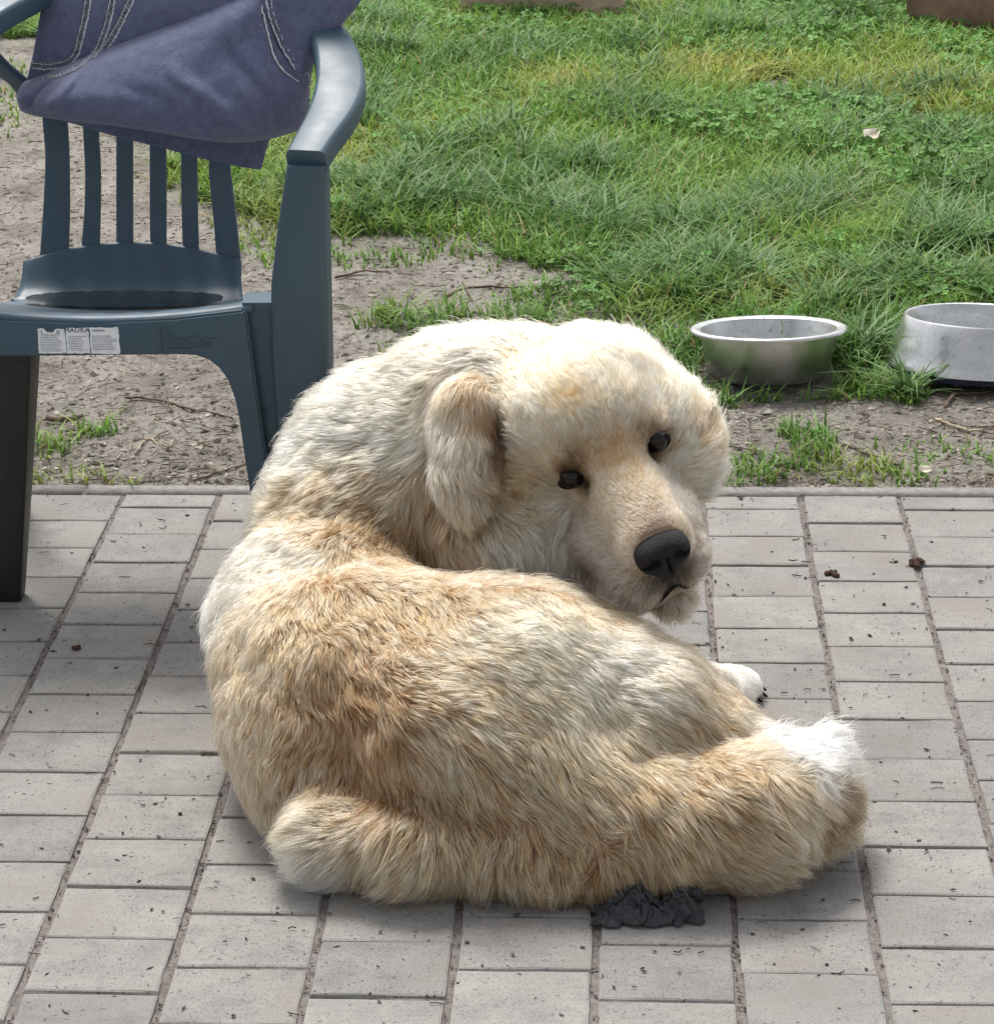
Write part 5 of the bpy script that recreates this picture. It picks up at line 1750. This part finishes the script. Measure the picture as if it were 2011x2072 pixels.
rad.data.foreach_set('value', rv.astype(np.float32).ravel())
ca = hc.attributes.new('tint', 'FLOAT_COLOR', 'POINT')
c4 = np.ones((len(P), KP, 4), dtype=np.float32)
c4[..., :3] = colr
ca.data.foreach_set('color', c4.ravel())
hc.materials.append(M['fur'])
fur = bpy.data.objects.new('fur', hc)
link(fur, dog)
tag(fur, kind='stuff')

# eyes
for e in EYES:
    e = np.array(e)
    bm = bmesh.new()
    bmesh.ops.create_uvsphere(bm, u_segments=24, v_segments=16, radius=0.0170)
    eye = bm_obj('eye', bm, M['eye'], dog, True, tuple(e - HF * 0.0085 - DO))
    # dark lid rim
    ring = []
    for a in np.linspace(0, 2 * math.pi, 25)[:-1]:
        ring.append(HL * math.cos(a) * 0.0175 + HU * (math.sin(a) * 0.0085 - 0.0010) + HF * (0.0080 - 0.005 * math.cos(a) ** 2))
    ring.append(ring[0]); ring.append(ring[1])
    lid = tube('eyelid', np.array(ring), 0.0046, M['lid'], eye, 8, None, 0.0, False)

# lips: a dark wavy edge laid on the muzzle
kdv = kdtree.KDTree(len(BV))
for i in range(len(BV)): kdv.insert(BV[i], i)
kdv.balance()
lip = []
for (l_, u_, f2_) in LIPS:
    c = HO + HL * l_ + HU * u_ + HF * f2_
    v_, i_, d_ = kdv.find(c)
    lip.append(np.array(v_) + vn[i_] * 0.0015)
lip = catmull(lip, 5)
tube('lips', lip - DO, 0.0030, M['lid'], dog, 7, None, 0.15, False)

# nose leather with nostrils
hn = 0.0022
nlo = np.array(NOSE) - 0.06
ndim = 55
ax_ = [nlo[k] + hn * np.arange(ndim) for k in range(3)]
G = np.stack(np.meshgrid(*ax_, indexing='ij'), -1) - np.array(NOSE)
NF_ = HF * math.cos(0.30) + HU * math.sin(0.30)
NU_ = np.cross(NF_, HL); NU_ = NU_ if NU_ @ HU > 0 else -NU_
lx, ly, lz = G @ HL, G @ NU_, G @ NF_


def el(cx, cy_, cz, rx, ry, rz):
    a = np.stack([(lx - cx) / rx, (ly - cy_) / ry, (lz - cz) / rz], -1)
    b = np.stack([(lx - cx) / rx ** 2, (ly - cy_) / ry ** 2, (lz - cz) / rz ** 2], -1)
    k0 = np.linalg.norm(a, axis=-1)
    return k0 * (k0 - 1) / (np.linalg.norm(b, axis=-1) + 1e-9)


f_ = el(0, 0.004, 0, 0.036, 0.022, 0.026)
f_ = smin(f_, el(-0.017, -0.006, 0.008, 0.021, 0.020, 0.020), 0.012)
f_ = smin(f_, el(0.017, -0.006, 0.008, 0.021, 0.020, 0.020), 0.012)
f_ = smin(f_, el(0, -0.022, 0.004, 0.020, 0.024, 0.020), 0.014)
for sx in (-1, 1):
    f_ = -smin(-f_, el(sx * 0.017, -0.004, 0.030, 0.0085, 0.0065, 0.014), 0.004)
    f_ = -smin(-f_, el(sx * 0.029, -0.009, 0.022, 0.009, 0.0035, 0.012), 0.004)
f_ = -smin(-f_, el(0, -0.020, 0.028, 0.0016, 0.022, 0.010), 0.003)
NV, NQ = surface_nets(f_, nlo, hn)
nose = tri_mesh('nose', NV - DO, NQ, M['nose'], dog, True)

# claws of the resting forepaw
for k, c in enumerate(CLAWS):
    c = np.array(c)
    o = tube('claw', np.array([c, c + (0.010, -0.003, 0.000), c + (0.017, -0.005, -0.005)]) - DO, 0.0032, M['lid'], dog, 6)

for o in (body, nose):
    bm = bmesh.new()
    bm.from_mesh(o.data)
    bmesh.ops.recalc_face_normals(bm, faces=bm.faces)
    bm.to_mesh(o.data)
    bm.free()
